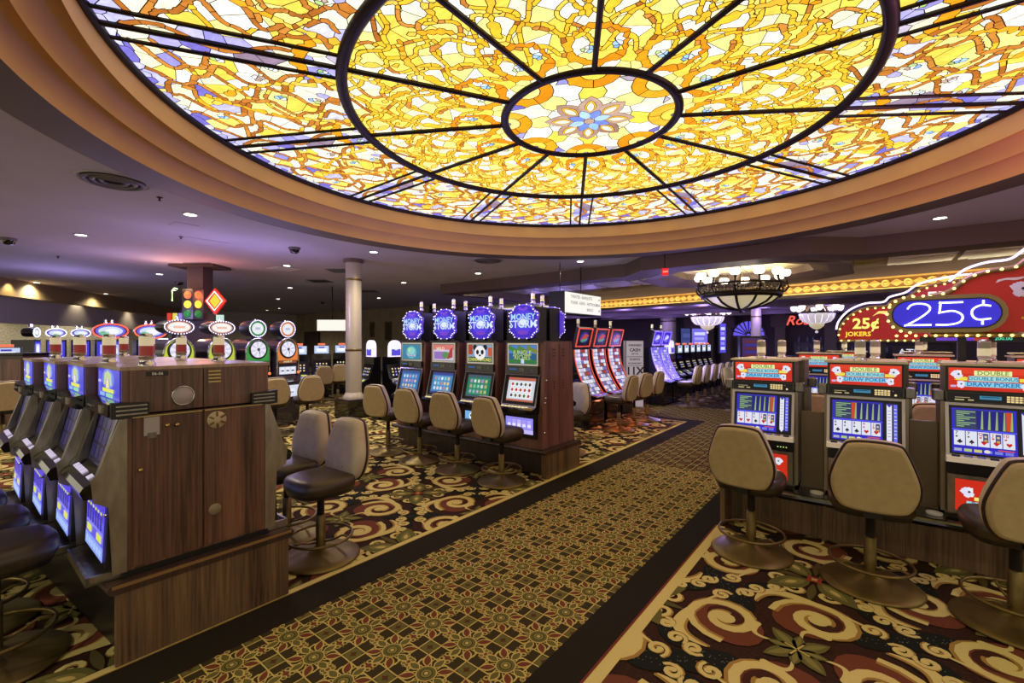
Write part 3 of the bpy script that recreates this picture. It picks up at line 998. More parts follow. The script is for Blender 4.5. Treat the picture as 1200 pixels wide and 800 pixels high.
o = bpy.data.objects.new('frieze_rail', fm); COL.objects.link(o); o.parent = frz
xfr = Matrix.Translation((0, .06, 3.1)) @ Matrix.Rotation(PI / 2, 4, 'X')
rose = MB().lathe([(.0, .035), (.03, .035), (.035, .02), (.055, .02), (.06, .035), (.085, .035), (.09, 0)], 14, xf=xfr).mesh('frieze_rosette', M_gold)
loz = MB().prism([(-.02, 0), (.11, .09), (.24, 0), (.11, -.09)], 0, .03, 'z', xf=xfr).prism([(.06, 0), (.11, .03), (.16, 0), (.11, -.03)], 0, .045, 'z', xf=xfr).mesh('frieze_lozenge', M_gold)
for k in range(int(FL / .42)):
    for me, dx in ((rose, .1), (loz, .2)):
        o = bpy.data.objects.new(me.name.split('.')[0], me); COL.objects.link(o); o.parent = frz; o.location = (k * .42 + dx, 0, 0)
# lower ceiling in front of the far wall with two beams
M_lowceil = mat('violet_grey_ceiling', (160, 150, 170), 0.7)
mb = MB().add([(-24, 26, 3.02), (8, 26, 3.02), (8, 12.9, 3.02), (-10.6, 16.5, 3.02), (-24, 16.5, 3.02)], [[0, 1, 2, 3, 4]])
tag(mb.build('ceiling_3', M_lowceil), kind='structure')
beam_poly('trim_9', [(-24, 18.2), (8, 16.2), (8, 16.7), (-24, 18.8)], 2.8, 3.04, M_brown)
beam_poly('trim_10', [(-24, 20.2), (8, 18.4), (8, 18.9), (-24, 20.8)], 2.78, 3.04, M_brown)

# ------------------------------------------------------------------ walls
M_wall = noise_mat('beige_wall', (150, 136, 104), (168, 152, 120), (1, 1, 1), 3, 0.8)
M_wallp = noise_mat('mottled_wallpaper', (168, 162, 138), (196, 190, 166), (1, 1, 1), 14, 0.8, detail=3, contrast=(.4, .6))
M_dark = mat('dark_wall', (70, 60, 58), 0.7)
M_grey = mat('grey_bulkhead', (198, 192, 196), 0.75)
def wall_line(name, pts, z0, z1, m, th=.2):
    mb = MB()
    for (a, b) in zip(pts, pts[1:]):
        dx, dy = b[0] - a[0], b[1] - a[1]; L = math.hypot(dx, dy); nx, ny = -dy / L * th, dx / L * th
        vs = [(a[0], a[1]), (b[0], b[1]), (b[0] + nx, b[1] + ny), (a[0] + nx, a[1] + ny)]
        mb.add([(x, y, z0) for x, y in vs] + [(x, y, z1) for x, y in vs], [[3, 2, 1, 0], [4, 5, 6, 7], [0, 1, 5, 4], [1, 2, 6, 5], [2, 3, 7, 6], [3, 0, 4, 7]])
    return tag(mb.build(name, m), kind='structure')
wall_line('wall_back', [(-26, 23), (8, 23)], 0, 3.6, M_dark)
wall_line('wall_left', [(-31.5, -4), (-31.5, 23)], 0, 3.6, M_wallp)
wall_line('wall_corner', [(-31.5, 15.5), (-17.5, 15.5), (-17.5, 23)], 0, 3.6, M_wall)
# bulkhead with wall-washer scallops, curving along the left side
BK = [(-17.2, -1.0), (-19.4, 1.05), (-22.9, 3.4), (-29.3, 7.3), (-31.4, 8.6)]
wall_line('trim_11', BK, 3.0, 3.52, noise_mat('bulkhead_tan', (150, 126, 84), (160, 136, 92), nscale=3, rough=.7))
wall_line('trim_12', [(x - 1.4, y + .0) for x, y in BK], 2.25, 3.06, M_grey)
# ------------------------------------------------------------------ recessed downlights
M_lamp = mat('lamp_lens', (255, 250, 235), 0.4, emit=(255, 244, 222), power=4.0)
M_trimw = mat('lamp_trim', (170, 165, 165), 0.5)
dl_ring = MB().lathe([(.075, 3.5), (.075, 3.49), (.10, 3.486), (.115, 3.5)], 20).mesh('trim_ring', M_trimw)
dl_lens = MB().lathe([(0, 3.493), (.075, 3.493)], 20).mesh('lens', M_lamp)
dl_light = bpy.data.lights.new('lamp_glow', 'SPOT'); dl_light.energy = DOWNLIGHT_W; dl_light.color = (1, .87, .66); dl_light.spot_size = R(150); dl_light.spot_blend = .8; dl_light.shadow_soft_size = .08
def downlight(x, y, label, z=0.0):
    t = thing('recessed_downlight', label, 'downlight', (x, y, z), 0, 'recessed ceiling downlights')
    for nm, d in (('trim_ring', dl_ring), ('lens', dl_lens), ('lamp', dl_light)):
        o = bpy.data.objects.new(nm, d); COL.objects.link(o); o.parent = t
        if nm == 'lamp': o.location = (0, 0, 3.46)
    return t
for (x, y, lb) in (
    (-7.62, 2.22, 'bright oval recessed downlight nearest the large round ceiling vent'),
    (-10.55, 1.49, 'recessed downlight in the violet-grey ceiling left of the dome, second from the big vent'),
    (-15.12, 3.69, 'small recessed downlight halfway up the ceiling above the red oval slot signs'),
    (-20.32, 1.86, 'tiny recessed downlight closest to the wall-washed bulkhead at the left edge'),
    (-23.05, 3.95, 'tiny recessed downlight beside the bulkhead between two warm scallops'),
    (-11.01, 5.17, 'recessed downlight beside a small square ceiling hatch left of the pale column'),
    (-7.94, 5.47, 'recessed downlight just right of the top of the pale round column'),
    (-5.21, 9.04, 'recessed downlight under the front lip of the dome ring, near the brown beam'),
    (-8.27, 8.94, 'recessed downlight above the four purple starburst slot signs'),
    (-11.41, 8.95, 'recessed downlight in violet ceiling right of the column, the middle one of three'),
    (-16.34, 11.52, 'faint far recessed downlight just right of the column above the doorway'),
    (-15.54, 7.41, 'small far recessed downlight above the green ringed wheel slot'),
    (-20.07, 9.06, 'far recessed downlight behind the ceiling hatch, upper of a close pair'),
    (-25.84, 11.71, 'farthest recessed downlight, lower of a close pair above the wheel slots'),
    (-19.58, 5.2, 'small recessed downlight close to the traffic-light sign pillar'),
    (0.76, 9.12, 'recessed downlight in the pink-tinted ceiling at right, beyond the dome')):
    downlight(x, y, lb)
for (x, y, lb) in ((1.5, -1.5, 'behind the camera at the right'), (-5.5, -2.5, 'behind the camera at the left'), (3.6, 2.2, 'right of the camera'), (3.6, 6.5, 'far to the right of the poker bank'), (-12.5, -2.0, 'far behind the walnut bank'), (-2.3, -2.8, 'straight behind the camera'), (-17, -1.5, 'before the left bulkhead'), (-21.5, -2.4, 'beyond the left edge'), (-30.2, 1.0, 'close to the cream wall at the far left'), (-30.2, 4.0, 'along the cream wall at the far left'), (-20.0, -2.2, 'in front of the grey bulkhead'), (-28, 12, 'over the far beige wall')):
    downlight(x, y, 'recessed downlight out of the picture, ' + lb)  # unseen lamps added for general light in the room
# ------------------------------------------------------------------ casino stools
M_tanv = noise_mat('tan_vinyl', (170, 150, 106), (180, 160, 114), (1, 1, 1), 20, 0.5)
M_pad = noise_mat('taupe_cushion', (186, 172, 144), (200, 186, 158), (1, 1, 1), 14, 0.45)
M_leather = noise_mat('brown_leather', (52, 41, 28), (70, 56, 38), (1, 1, 1), 10, 0.36, bump=.05)
M_piping = mat('maroon_piping', (44, 22, 20), 0.4)
M_shell = mat('dark_shell', (34, 28, 26), 0.4)

def chaikin(pts, it=2):
    for _ in range(it):
        q = []
        for i in range(len(pts)):
            a, b = pts[i], pts[(i + 1) % len(pts)]
            q += [(a[0] * .75 + b[0] * .25, a[1] * .75 + b[1] * .25), (a[0] * .25 + b[0] * .75, a[1] * .25 + b[1] * .75)]
        pts = q
    return pts

BACK = chaikin([(-.15, 0), (.15, 0), (.205, .055), (.235, .16), (.225, .255), (.16, .43), (.125, .475), (-.125, .475), (-.16, .43), (-.225, .255), (-.235, .16), (-.205, .055)], 2)

def stack(mb, outline, layers, cz, mat=0, xf=None, cap0=True, cap1=True):
    """layers: (scale, y); outline in (x,z) around centre height cz"""
    n = len(outline); vs = []
    for s, y in layers:
        vs += [(x * s, y, cz + (z - cz) * s) for x, z in outline]
    fs = [[i * n + k, i * n + (k + 1) % n, (i + 1) * n + (k + 1) % n, (i + 1) * n + k] for i in range(len(layers) - 1) for k in range(n)]
    mb.add(vs, fs, mat, True, None, xf)
    if cap0: mb.add(vs[:n], [list(range(n))], mat, True, None, xf)
    if cap1: mb.add(vs[-n:], [list(range(n))[::-1]], mat, True, None, xf)

def make_stool():
    t = thing('casino_stool', 'casino stool', 'stool')
    MB().lathe([(.292, 0), (.296, .008), (.285, .018), (.215, .032), (.12, .05), (.06, .068), (.045, .085), (0, .085)], 36).build('base', M_bronze, t)
    MB().lathe([(.036, .08), (.036, .33), (.028, .335), (.0, .335)], 16).build('post', M_bronze, t)
    MB().lathe([(.028, .33), (.028, .50), (.10, .505), (.10, .52)], 14).build('gas_lift', M_black, t)
    mb = MB().tube([(.235 * math.cos(a), .235 * math.sin(a), .165) for a in np.linspace(0, 2 * PI, 32, endpoint=False)], .0105, 6, True)
    ring = mb.build('foot_ring', M_bronze, t)
    for k in range(3):
        a = PI / 2 + k * 2 * PI / 3
        MB().tube([(.036 * math.cos(a), .036 * math.sin(a), .12), (.1 * math.cos(a + .1), .1 * math.sin(a + .1), .135), (.17 * math.cos(a + .12), .17 * math.sin(a + .12), .168), (.232 * math.cos(a), .232 * math.sin(a), .165)], .008, 6).build('spoke', M_bronze, ring)
    seat_o = chaikin([(-.20, -.20), (.20, -.20), (.235, -.08), (.225, .12), (.15, .235), (-.15, .235), (-.225, .12), (-.235, -.08)], 2)
    xr = Matrix.Rotation(PI / 2, 4, 'X')           # (x,y,z)->(x,-z,y): outline (x,z) becomes plan (x,-z)
    def seat_stack(layers, m, name, parent=t):
        mb = MB(); n = len(seat_o); vs = []
        for s, z in layers: vs += [(x * s, y * s, z) for x, y in seat_o]
        fs = [[i * n + k, i * n + (k + 1) % n, (i + 1) * n + (k + 1) % n, (i + 1) * n + k] for i in range(len(layers) - 1) for k in range(n)]
        mb.add(vs, fs, 0, True); mb.add(vs[:n], [list(range(n))[::-1]], 0, True); mb.add(vs[-n:], [list(range(n))], 0, True)
        return mb.build(name, m, parent)
    seat_stack([(.80, .505), (.93, .515), (.97, .545)], M_shell, 'seat_shell')
    seat_stack([(.97, .545), (1.02, .56), (1.04, .59), (1.02, .62), (.95, .642), (.78, .652), (.4, .655)], M_leather, 'seat')
    tilt = Matrix.Translation((0, -.215, .575)) @ Matrix.Rotation(R(9), 4, 'X')
    mb = MB(); stack(mb, BACK, [(.90, -.052), (.96, -.047), (.985, -.034), (.985, -.02)], .24, 0, tilt); mb.build('back_panel', M_tanv, t)
    o = MB().tube([tilt @ Vector((x * 1.005, -.014, .24 + (z - .24) * 1.005)) for x, z in BACK], .0095, 6, True).build('piping', M_piping, t)
    mb = MB(); stack(mb, BACK, [(.99, -.012), (1.02, .01), (1.02, .035), (.98, .06), (.88, .082), (.7, .092), (.35, .096)], .24, 0, tilt)
    pad = mb.build('back_cushion', M_pad, t)
    sm = MB()
    for pts in ([(-.14, .31), (-.07, .325), (.07, .325), (.14, .31)], [(-.085, .31), (-.075, .2), (-.07, .09)], [(.085, .31), (.075, .2), (.07, .09)]):
        sm.tube([tilt @ Vector((x, .094 - .55 * max(0, abs(x) - .06) , z)) for x, z in pts], .006, 5)
    sm.build('seam', M_shell, pad)
    MB().box(-.05, .05, -.24, -.12, .53, .60).build('back_bracket', M_black, t)
    return t

stool0 = make_stool(); _used = [False]
def stool(x, y, rz, label, group):
    if not _used[0]:
        _used[0] = True; t = stool0
    else: t = copy_tree(stool0)
    t.location = (x, y, .006); t.rotation_euler = (0, 0, rz)
    return tag(t, label, 'stool', group)

g_ = 'stools of the front poker bank'
stool(-.77, 4.05, R(-6), 'tan-backed casino stool at the poker machine nearest the aisle, leftmost of three', g_)
stool(-.02, 4.03, R(4), 'tan-backed casino stool in front of the middle poker machine', g_)
stool(.66, 3.98, R(12), 'tan-backed casino stool cut by the right edge of the picture', g_)
g_ = 'stools of the purple starburst slots'
stool(-3.50, 4.20, R(-4), 'tan-backed casino stool at the purple-sign slot nearest the aisle carpet', g_)
stool(-4.27, 4.22, R(4), 'tan-backed casino stool at the panda slot, second from the walnut end panel', g_)
stool(-5.02, 4.22, R(6), 'tan-backed casino stool third from the walnut end panel of the purple-sign slots', g_)
stool(-5.78, 4.24, R(10), 'tan-backed casino stool farthest from the aisle among the four purple-sign slots', g_)
stool(-3.62, 5.86, PI + R(-20), 'casino stool with cushioned front showing behind the walnut end panel of the purple-sign slots', 'stools behind the purple starburst slots')
stool(-4.36, 5.86, PI, 'casino stool mostly hidden behind the purple-sign slots', 'stools behind the purple starburst slots')
g_ = 'near stools of the walnut bank'
stool(-3.58, .17, R(0), 'dark leather stool seat closest to the camera at the lower left edge', g_)
stool(-4.18, .11, R(0), 'dark leather stool seat second from the camera at the left edge', g_)
stool(-4.78, .05, R(0), 'dark leather stool seat third from the camera at the left edge, glowing violet', g_)
g_ = 'far stools of the walnut bank'
stool(-3.40, 1.86, PI + R(2), 'brown-seated stool with quilted taupe back right behind the walnut cabinet end', g_)
stool(-4.0, 1.88, PI + R(4), 'quilted taupe stool back second behind the walnut cabinet, partly hidden', g_)
g_ = 'stools of the red curved slots'
stool(-3.78, 8.00, R(90), 'tan-backed stool at the nearest of the three red curved slots', g_)
stool(-3.80, 8.75, R(84), 'tan-backed stool at the middle red curved slot', g_)
stool(-3.80, 9.42, R(92), 'tan-backed stool at the farthest of the three red curved slots', g_)
g_ = 'stools of the wheel slots'
for y, lb in ((2.42, 'tan stool back hidden behind the walnut bank, first at the wheel slots'), (3.06, 'tan stool back hidden behind the walnut bank, second at the wheel slots'), (3.70, 'round tan stool back left of the reels of the orange wheel slot'), (4.34, 'round tan stool back right of the reels of the orange wheel slot')):
    stool(-8.42, y, R(78), lb, g_)
g_ = 'stools of the far blue slot row'
for k in range(9):
    stool(-3.75 + .02 * k, 12.0 + .68 * k, R(92), 'dark tan stool in the long row before the blue slots, number %s from the front' % ['one', 'two', 'three', 'four', 'five', 'six', 'seven', 'eight', 'nine'][k], g_)
g_ = 'stools facing the far right row'
for k in range(5):
    stool(-2.55 + .02 * k, 11.9 + .66 * k, R(-96), 'dark stool back left of the front poker bank, %s of the far right-hand row' % ['first', 'second', 'third', 'fourth', 'fifth'][k], g_)
# ------------------------------------------------------------------ shared machine pieces
def suit(p, kind, a, b, s, l, black=(24, 20, 30), red=(200, 28, 30)):
    c = red if kind in 'hd' else black
    if kind == 'h':
        p.poly([(a, b - s), (a + s * .95, b + s * .15), (a + s * .8, b + s * .75), (a + s * .35, b + s * .8), (a, b + s * .45), (a - s * .35, b + s * .8), (a - s * .8, b + s * .75), (a - s * .95, b + s * .15)], c, l)
    elif kind == 'd':
        p.poly([(a, b - s), (a + s * .8, b), (a, b + s), (a - s * .8, b)], c, l)
    elif kind == 's':
        p.poly([(a, b + s), (a + s * .9, b - s * .1), (a + s * .6, b - s * .6), (a + s * .15, b - s * .4), (a + s * .3, b - s), (a - s * .3, b - s), (a - s * .15, b - s * .4), (a - s * .6, b - s * .6), (a - s * .9, b - s * .1)], c, l)
    else:
        for dx, dy in ((0, .45), (.48, -.2), (-.48, -.2)): p.disc(a + dx * s, b + dy * s, s * .46, c, l, n=9)
        p.poly([(a - s * .3, b - s), (a + s * .3, b - s), (a + s * .08, b), (a - s * .08, b)], c, l)

def card(p, a, b, w, h, rank, kind, l=3):
    p.rect(a, b, a + w, b + h, (226, 228, 240), l)
    p.text(rank, a + w * .24, b + h * .84, h * .3, (200, 28, 30) if kind in 'hd' else (24, 20, 30), l + 1)
    suit(p, kind, a + w * .24, b + h * .6, w * .13, l + 1)
    if rank in 'JQK':
        p.rect(a + w * .45, b + h * .3, a + w * .92, b + h * .92, (70, 80, 130), l + 1); p.disc(a + w * .68, b + h * .7, w * .14, (220, 190, 160), l + 2, n=8); p.rect(a + w * .55, b + h * .35, a + w * .82, b + h * .5, (210, 170, 50), l + 2)
    suit(p, kind, a + w * .52, b + h * .27, w * .27, l + 2)

def fan_of_cards(p, a, b, s, rot, l=3, n=3):
    for k in range(n):
        t = rot + (k - (n - 1) / 2) * .38
        c, sn = math.cos(t), math.sin(t)
        p.poly([(a + (x * c - y * sn) * s, b + (x * sn + y * c) * s) for x, y in ((-.34, -.3), (.34, -.3), (.34, .62), (-.34, .62))], (246 - 10 * k, 246 - 10 * k, 248), l + k)
    suit(p, 's', a + .05 * s, b + .2 * s, s * .14, l + n)

def candle(parent, x, y, z, lower=M_redlens, upper=M_cream, r=.034, h=.17):
    o = MB().lathe([(r * 1.25, z), (r * 1.25, z + .012), (r * .95, z + .016), (r * .95, z + .045), (r * 1.1, z + .047), (r * 1.1, z + .055)], 14, (x, y)).build('candle_lamp', M_chrome, parent)
    MB().lathe([(0, z + h + .012), (r * .7, z + h + .012), (r * 1.02, z + h), (r * 1.02, z + h - .006)], 14, (x, y)).build('lamp_cap', M_chrome, o)
    MB().lathe([(r, z + .055), (r, z + .055 + (h - .055) * .5)], 14, (x, y)).build('lower_lens', lower, o)
    MB().lathe([(r, z + .055 + (h - .055) * .5), (r, z + h)], 14, (x, y)).build('upper_lens', upper, o)
    return o

def frame(mb, x0, x1, z0, z1, y, w, d, mat=0, xf=None):
    """rectangular bezel facing -y"""
    for (a0, a1, b0, b1) in ((x0 - w, x1 + w, z1, z1 + w), (x0 - w, x1 + w, z0 - w, z0), (x0 - w, x0, z0, z1), (x1, x1 + w, z0, z1)):
        mb.box(a0, a1, y - d, y, b0, b1, mat, None, xf)

def art(name, parent, o, u, v, fn, m=None, step=.0012):
    mb = MB(); fn(Panel(mb, o, u, v, step)); return mb.build(name, m or M_screen, parent)

M_topcap = noise_mat('worktop_laminate', (150, 128, 100), (176, 154, 124), (.4, 4, 1), 12, 0.35)
M_steeldk = noise_mat('dark_steel', (136, 128, 112), (172, 162, 144), (1, 1, .3), 20, 0.34, 0.85)
M_satin = mat('satin_aluminium', (176, 168, 162), .45, .45)
M_glassdk = mat('dark_screen_glass', (14, 13, 24), 0.08, coat=1.0)

# ------------------------------------------------------------------ walnut bank at the left (back to back)
def steel_slot(variant):
    t = thing('walnut_slot_machine', 'walnut slot machine', 'slot machine')
    W = .29
    cab = MB().prism([(.02, .47), (.02, 1.295), (.37, 1.295), (.37, .47)], -W, W, 'x').build('cabinet', M_walnut, t)
    MB().prism([(.0, 1.305), (.0, 1.54), (.37, 1.54), (.37, 1.305)], -W, W, 'x').build('top_box', M_walnut, t)
    MB().box(-W, W, -.01, .372, 1.54, 1.558).build('top_cap', M_topcap, t)
    MB().box(-W, W, .0, .37, .438, .47).build('foot', M_black, t)
    prof = [(.02, 1.30), (-.005, 1.30), (-.10, 1.01), (-.125, .985), (-.115, .87), (-.055, .83), (-.04, .47), (.02, .47)]
    for s in (-1, 1):
        MB().prism(prof, s * W - .006, s * W + .006, 'x').build('side_plate', M_steeldk, t)
    # sloping screen housing
    MB().prism([(.02, 1.30), (.012, 1.30), (-.055, .99), (.02, .99)], -W + .01, W - .01, 'x').build('screen_housing', M_black, t)
    for s in (-1, 1):
        MB().prism([(-.003, 1.29), (-.012, 1.29), (-.10, 1.0), (-.055, 1.0)], s * (W - .03) - .018, s * (W - .03) + .018, 'x').build('screen_cheek', M_steel, t)
    d = Vector((0, .067, .31)).normalized()
    art('main_screen', t, (0, -.056, .995), (1, 0, 0), d, lambda p: (p.rect(-.235, .01, .235, .30, (22, 19, 46), 1), [p.rect(-.2 + .1 * i, .04 + .085 * j, -.125 + .1 * i, .11 + .085 * j, (36 + 6 * ((i + j) % 3), 32 + 6 * (i % 2), 78 + 8 * (j % 2)), 2) for i in range(4) for j in range(3)]))
    # button deck
    dk = MB().prism([(-.055, 1.0), (-.15, .955), (-.165, .93), (-.15, .89), (-.03, .875), (-.03, 1.0)], -W + .008, W - .008, 'x').build('button_deck', M_blackgloss, t)
    n2 = Vector((0, -.07, -.045)).normalized()
    for i, x in enumerate((-.21, -.14, -.07, 0, .16)):
        q = Vector((x, -.105, .977))
        MB().box(-.024, .024, -.014, .014, 0, .008, xf=Matrix.Translation(q) @ Matrix.Rotation(R(25.4), 4, 'X')).build('button', mat('lit_button', (230, 225, 255), .3, emit=(225, 215, 255), power=.14), dk)
    # belly door with lit glass
    bd = MB().prism([(-.05, .86), (-.065, .50), (.02, .50), (.02, .86)], -W + .01, W - .01, 'x').build('belly_door', M_black, t)
    v = Vector((0, .015, .36)).normalized()
    def belly(p):
        p.rect(-.22, 0, .22, .30, (104, 96, 236), 1); p.rect(-.22, .2, .22, .3, (86, 66, 226), 2); p.rect(-.22, 0, .22, .07, (142, 166, 250), 2)
        for i in range(6):
            p.rect(-.19 + i * .065, .15, -.145 + i * .065, .25, (60, 52, 160), 3); p.rect(-.185 + i * .065, .235, -.15 + i * .065, .25, (214, 224, 120), 4)
            p.rect(-.19 + i * .065, .015, -.15 + i * .065, .05, (176, 200, 255), 3)
        p.rect(-.18, .085, -.07, .125, (226, 232, 90), 3); p.rect(.06, .085, .18, .125, (226, 232, 90), 3); p.rect(-.2, .135, .2, .142, (150, 150, 255), 3)
    art('belly_glass', bd, (0, -.067, .525), (1, 0, 0), v, belly)
    MB().box(-W + .02, W - .02, -.13, -.0, .439, .45).box(-W + .02, W - .02, -.14, -.125, .439, .485).box(-W + .02, -W + .03, -.14, 0, .439, .485).box(W - .03, W - .02, -.14, 0, .439, .485).build('coin_tray', M_steeldk, t)
    MB().lathe([(0, .0), (.008, .0), (.008, .012), (.0, .016)], 10, xf=Matrix.Translation((W + .012, -.07, .79))).build('lock', M_chrome, t)
    # player panel
    pp = MB().prism([(-.0, 1.375), (-.055, 1.365), (-.06, 1.30), (-.03, 1.288), (0, 1.288)], -W + .005, W - .005, 'x').build('player_panel', M_blackgloss, t)
    MB().box(-.20, -.08, -.064, -.055, 1.325, 1.335).build('card_slot', M_steeldk, pp); MB().box(.10, .16, -.064, -.055, 1.31, 1.35).build('small_display', M_steeldk, pp)
    # top screen
    def top(p):
        p.rect(-.265, 0, .265, .165, (72, 70, 210), 1); p.disc(0, .11, .15, (104, 130, 236), 2, .058); p.poly([(-.1, .075), (-.08, .14), (0, .158), (.08, .14), (.1, .075), (.06, .075), (.04, .11), (-.04, .11), (-.06, .075)], (190, 206, 150), 3)
        p.poly([(-.035, .06), (.035, .06), (.025, .1), (0, .115), (-.025, .1)], (250, 230, 150), 4); p.rect(-.13, .035, .14, .056, (230, 232, 90), 3)
        p.rect(-.2, .008, -.08, .03, (140, 190, 240), 3); p.rect(-.04, .008, .12, .03, (150, 220, 170), 3)
        for s in (-.215, -.18): p.rect(s - .006, .03, s + .006, .15, (150, 140, 250), 3); p.rect(s - .014, .085, s + .014, .1, (220, 215, 255), 4)
    art('top_screen', t, (0, -.004, 1.372), (1, 0, 0), (0, 0, 1), top)
    candle(t, .17, .13, 1.558)
    return t

def end_fittings(t, rear):
    """metal fittings on the exposed walnut side (local +x for the front machine, local -x for the rear one)"""
    s = -1 if rear else 1
    x = s * .2985
    def disc(name, y, z, r, m, prof=None):
        prof = prof or [(0, .006), (r * .9, .006), (r, .003), (r, -.012)]
        return MB().lathe(prof, 24, xf=Matrix.Translation((x, y, z)) @ Matrix.Rotation(s * PI / 2, 4, 'Y')).build(name, m, t)
    dr = MB().box(min(x, x - s * .014), max(x, x - s * .014), .045, .365, .485, 1.285).build('side_door', M_walnut, t)
    MB().box(min(x, x - s * .014), max(x, x - s * .014), .03, .368, 1.31, 1.535).build('side_panel', M_walnut, t)
    MB().box(min(x - s * .01, x + s * .006), max(x - s * .01, x + s * .006), .04, .365, 1.284, 1.29).build('seam_strip', M_brass, t)
    br = MB().prism([(-.05, 1.375), (.11, 1.365), (.11, 1.30), (.0, 1.285), (-.05, 1.29)], min(x - s * .01, x + s * .02), max(x - s * .01, x + s * .02), 'x').build('vent_bracket', M_black, t)
    for k in range(3):
        MB().box(min(x, x + s * .024), max(x, x + s * .024), -.03, .10, 1.305 + k * .022, 1.313 + k * .022).build('slat', M_steeldk, br)
    if not rear:
        disc('side_grille', .27, 1.385, .052, M_satin); disc('grille_rim', .27, 1.385, .056, M_chrome, [(.050, .006), (.052, .010), (.056, .008), (.057, -.01)])
        MB().box(x, x + .004, .09, .16, 1.18, 1.28).build('serial_plate', M_satin, t)
        MB().box(x, x + .006, .105, .145, 1.165, 1.195).build('plate_latch', M_steel, t)
        for y, z in ((.195, 1.225), (.24, 1.222), (.075, 1.0)): disc('knob', y, z, .012, M_brass, [(0, .02), (.007, .02), (.012, .01), (.012, -.012)])
        MB().box(x, x + .003, .10, .20, 1.505, 1.53).build('number_tag', M_black, t)
        mb = MB(); Panel(mb, (x + .0035, .15, 1.517), (0, 1, 0), (0, 0, 1)).text('06-06', 0, 0, .022, (230, 230, 220)); mb.build('tag_lettering', M_print, t)
    else:
        e = disc('fan_emblem', .30, 1.222, .052, mat('champagne_metal', (196, 180, 140), .45, .4))
        for k in range(6):
            a = k * PI / 3
            MB().prism([(.022, -.004), (.05, -.002), (.05, .006), (.022, .006)], 0, .006, 'z', xf=Matrix.Translation((x - .009, .30, 1.222)) @ Matrix.Rotation(-PI / 2, 4, 'Y') @ Matrix.Rotation(a, 4, 'Z')).build('fan_blade', M_bronze, e)
        disc('round_plug', .31, .684, .034, mat('olive_plug', (136, 124, 92), .5, .2))
        for k in range(4): MB().box(x - .005, x, .28, .345, 1.45 + k * .021, 1.458 + k * .021).build('vent_slot', M_brass, t)

bank_rows = ['closest to the aisle', 'second from the aisle', 'third from the aisle', 'fourth from the aisle']
LB = [(-3.41 - .6 * i, .60 - .055 * i) for i in range(4)]
ss = steel_slot(0); first = True
ss_parts = list(ss.children)
bank_front = [ss] + [copy_tree(ss) for _ in range(3)]
bank_rear = [copy_tree(ss) for _ in range(4)]
for i in range(4):
    x, y = LB[i]
    bank_front[i].location = (x, y, 0)
    tag(bank_front[i], 'walnut and steel slot machine with blue bell screens, ' + bank_rows[i], None, 'front row of the walnut slot bank')
    bank_rear[i].location = (x, y + .742, 0); bank_rear[i].rotation_euler = (0, 0, PI)
    tag(bank_rear[i], 'walnut slot machine turned away, backing the one ' + bank_rows[i], None, 'rear row of the walnut slot bank')
end_fittings(bank_front[0], False); end_fittings(bank_rear[0], True)
# plinth
def bullnose(y0, y1, zt, r, left=True, right=True):
    """profile of the plinth cap: rounded noses over both fronts"""
    pts = []
    for k in range(7): a = PI / 2 + PI * k / 6; pts.append((y0 + r * math.cos(a), zt - r + r * math.sin(a)))
    for k in range(7): a = -PI / 2 + PI * k / 6; pts.append((y1 + r * math.cos(a), zt - r + r * math.sin(a)))
    return pts
pl = thing('slot_bank_plinth', 'long walnut laminate plinth under the walnut slot bank with a rounded cap', 'plinth', (0, 0, .006))
def shear_box(mb, x0, x1, y0, y1, z0, z1, k=.0917, xr=-3.07):
    vs = [(x, y + k * (x - xr), z) for z in (z0, z1) for x, y in ((x0, y0), (x1, y0), (x1, y1), (x0, y1))]
    mb.add(vs, [[3, 2, 1, 0], [4, 5, 6, 7], [0, 1, 5, 4], [1, 2, 6, 5], [2, 3, 7, 6], [3, 0, 4, 7]])
mb = MB(); shear_box(mb, -5.6, -3.10, .62, 1.40, 0, .38); mb.build('carcass', M_black, pl)
MB().box(-3.10, -3.072, .565, 1.455, 0, .40).build('end_panel', M_walnut_plinth, pl)
mb = MB(); prof = bullnose(.56, 1.46, .43, .028)
n = len(prof)
vs = [(x, p[0] + .0917 * (x + 3.07), p[1]) for x in (-5.6, -3.068) for p in prof]
mb.add(vs, [[i, (i + 1) % n, n + (i + 1) % n, n + i] for i in range(n)] + [list(range(n)), list(range(2 * n - 1, n - 1, -1))]); mb.build('cap', M_darkwood, pl)
MB().box(-3.072, -3.062, .55, 1.47, .408, .424).build('cap_edging', mat('edge_band', (132, 98, 54), .4), pl)

# ------------------------------------------------------------------ purple starburst slots (second bank)
M_redwood = wood_mat('rosewood_laminate', (80, 48, 42), (128, 86, 72), 0.4)
def theme_grid(p, w, h, bgc, cols, nx=5, ny=3, head=(40, 70, 140), headh=.12):
    p.rect(-w / 2, 0, w / 2, h, bgc, 1); p.rect(-w / 2, h * (1 - headh), w / 2, h, head, 2); p.rect(-w / 2, 0, w / 2, h * .08, head, 2)
    rg = random.Random(len(cols) * 7 + int(bgc[0]))
    for i in range(nx):
        for j in range(ny):
            a = -w / 2 + w * (.1 + .8 * (i + .5) / nx); b = h * (.12 + (1 - headh - .16) * (j + .5) / ny)
            p.rect(a - w * .066, b - h * .1, a + w * .066, b + h * .1, tuple(min(255, c + 40) for c in bgc), 3)
            p.disc(a, b, w * .05, rg.choice(cols), 4, h * .075, n=8); p.disc(a + w * .01, b + h * .01, w * .02, rg.choice(cols), 5, h * .03, n=6)

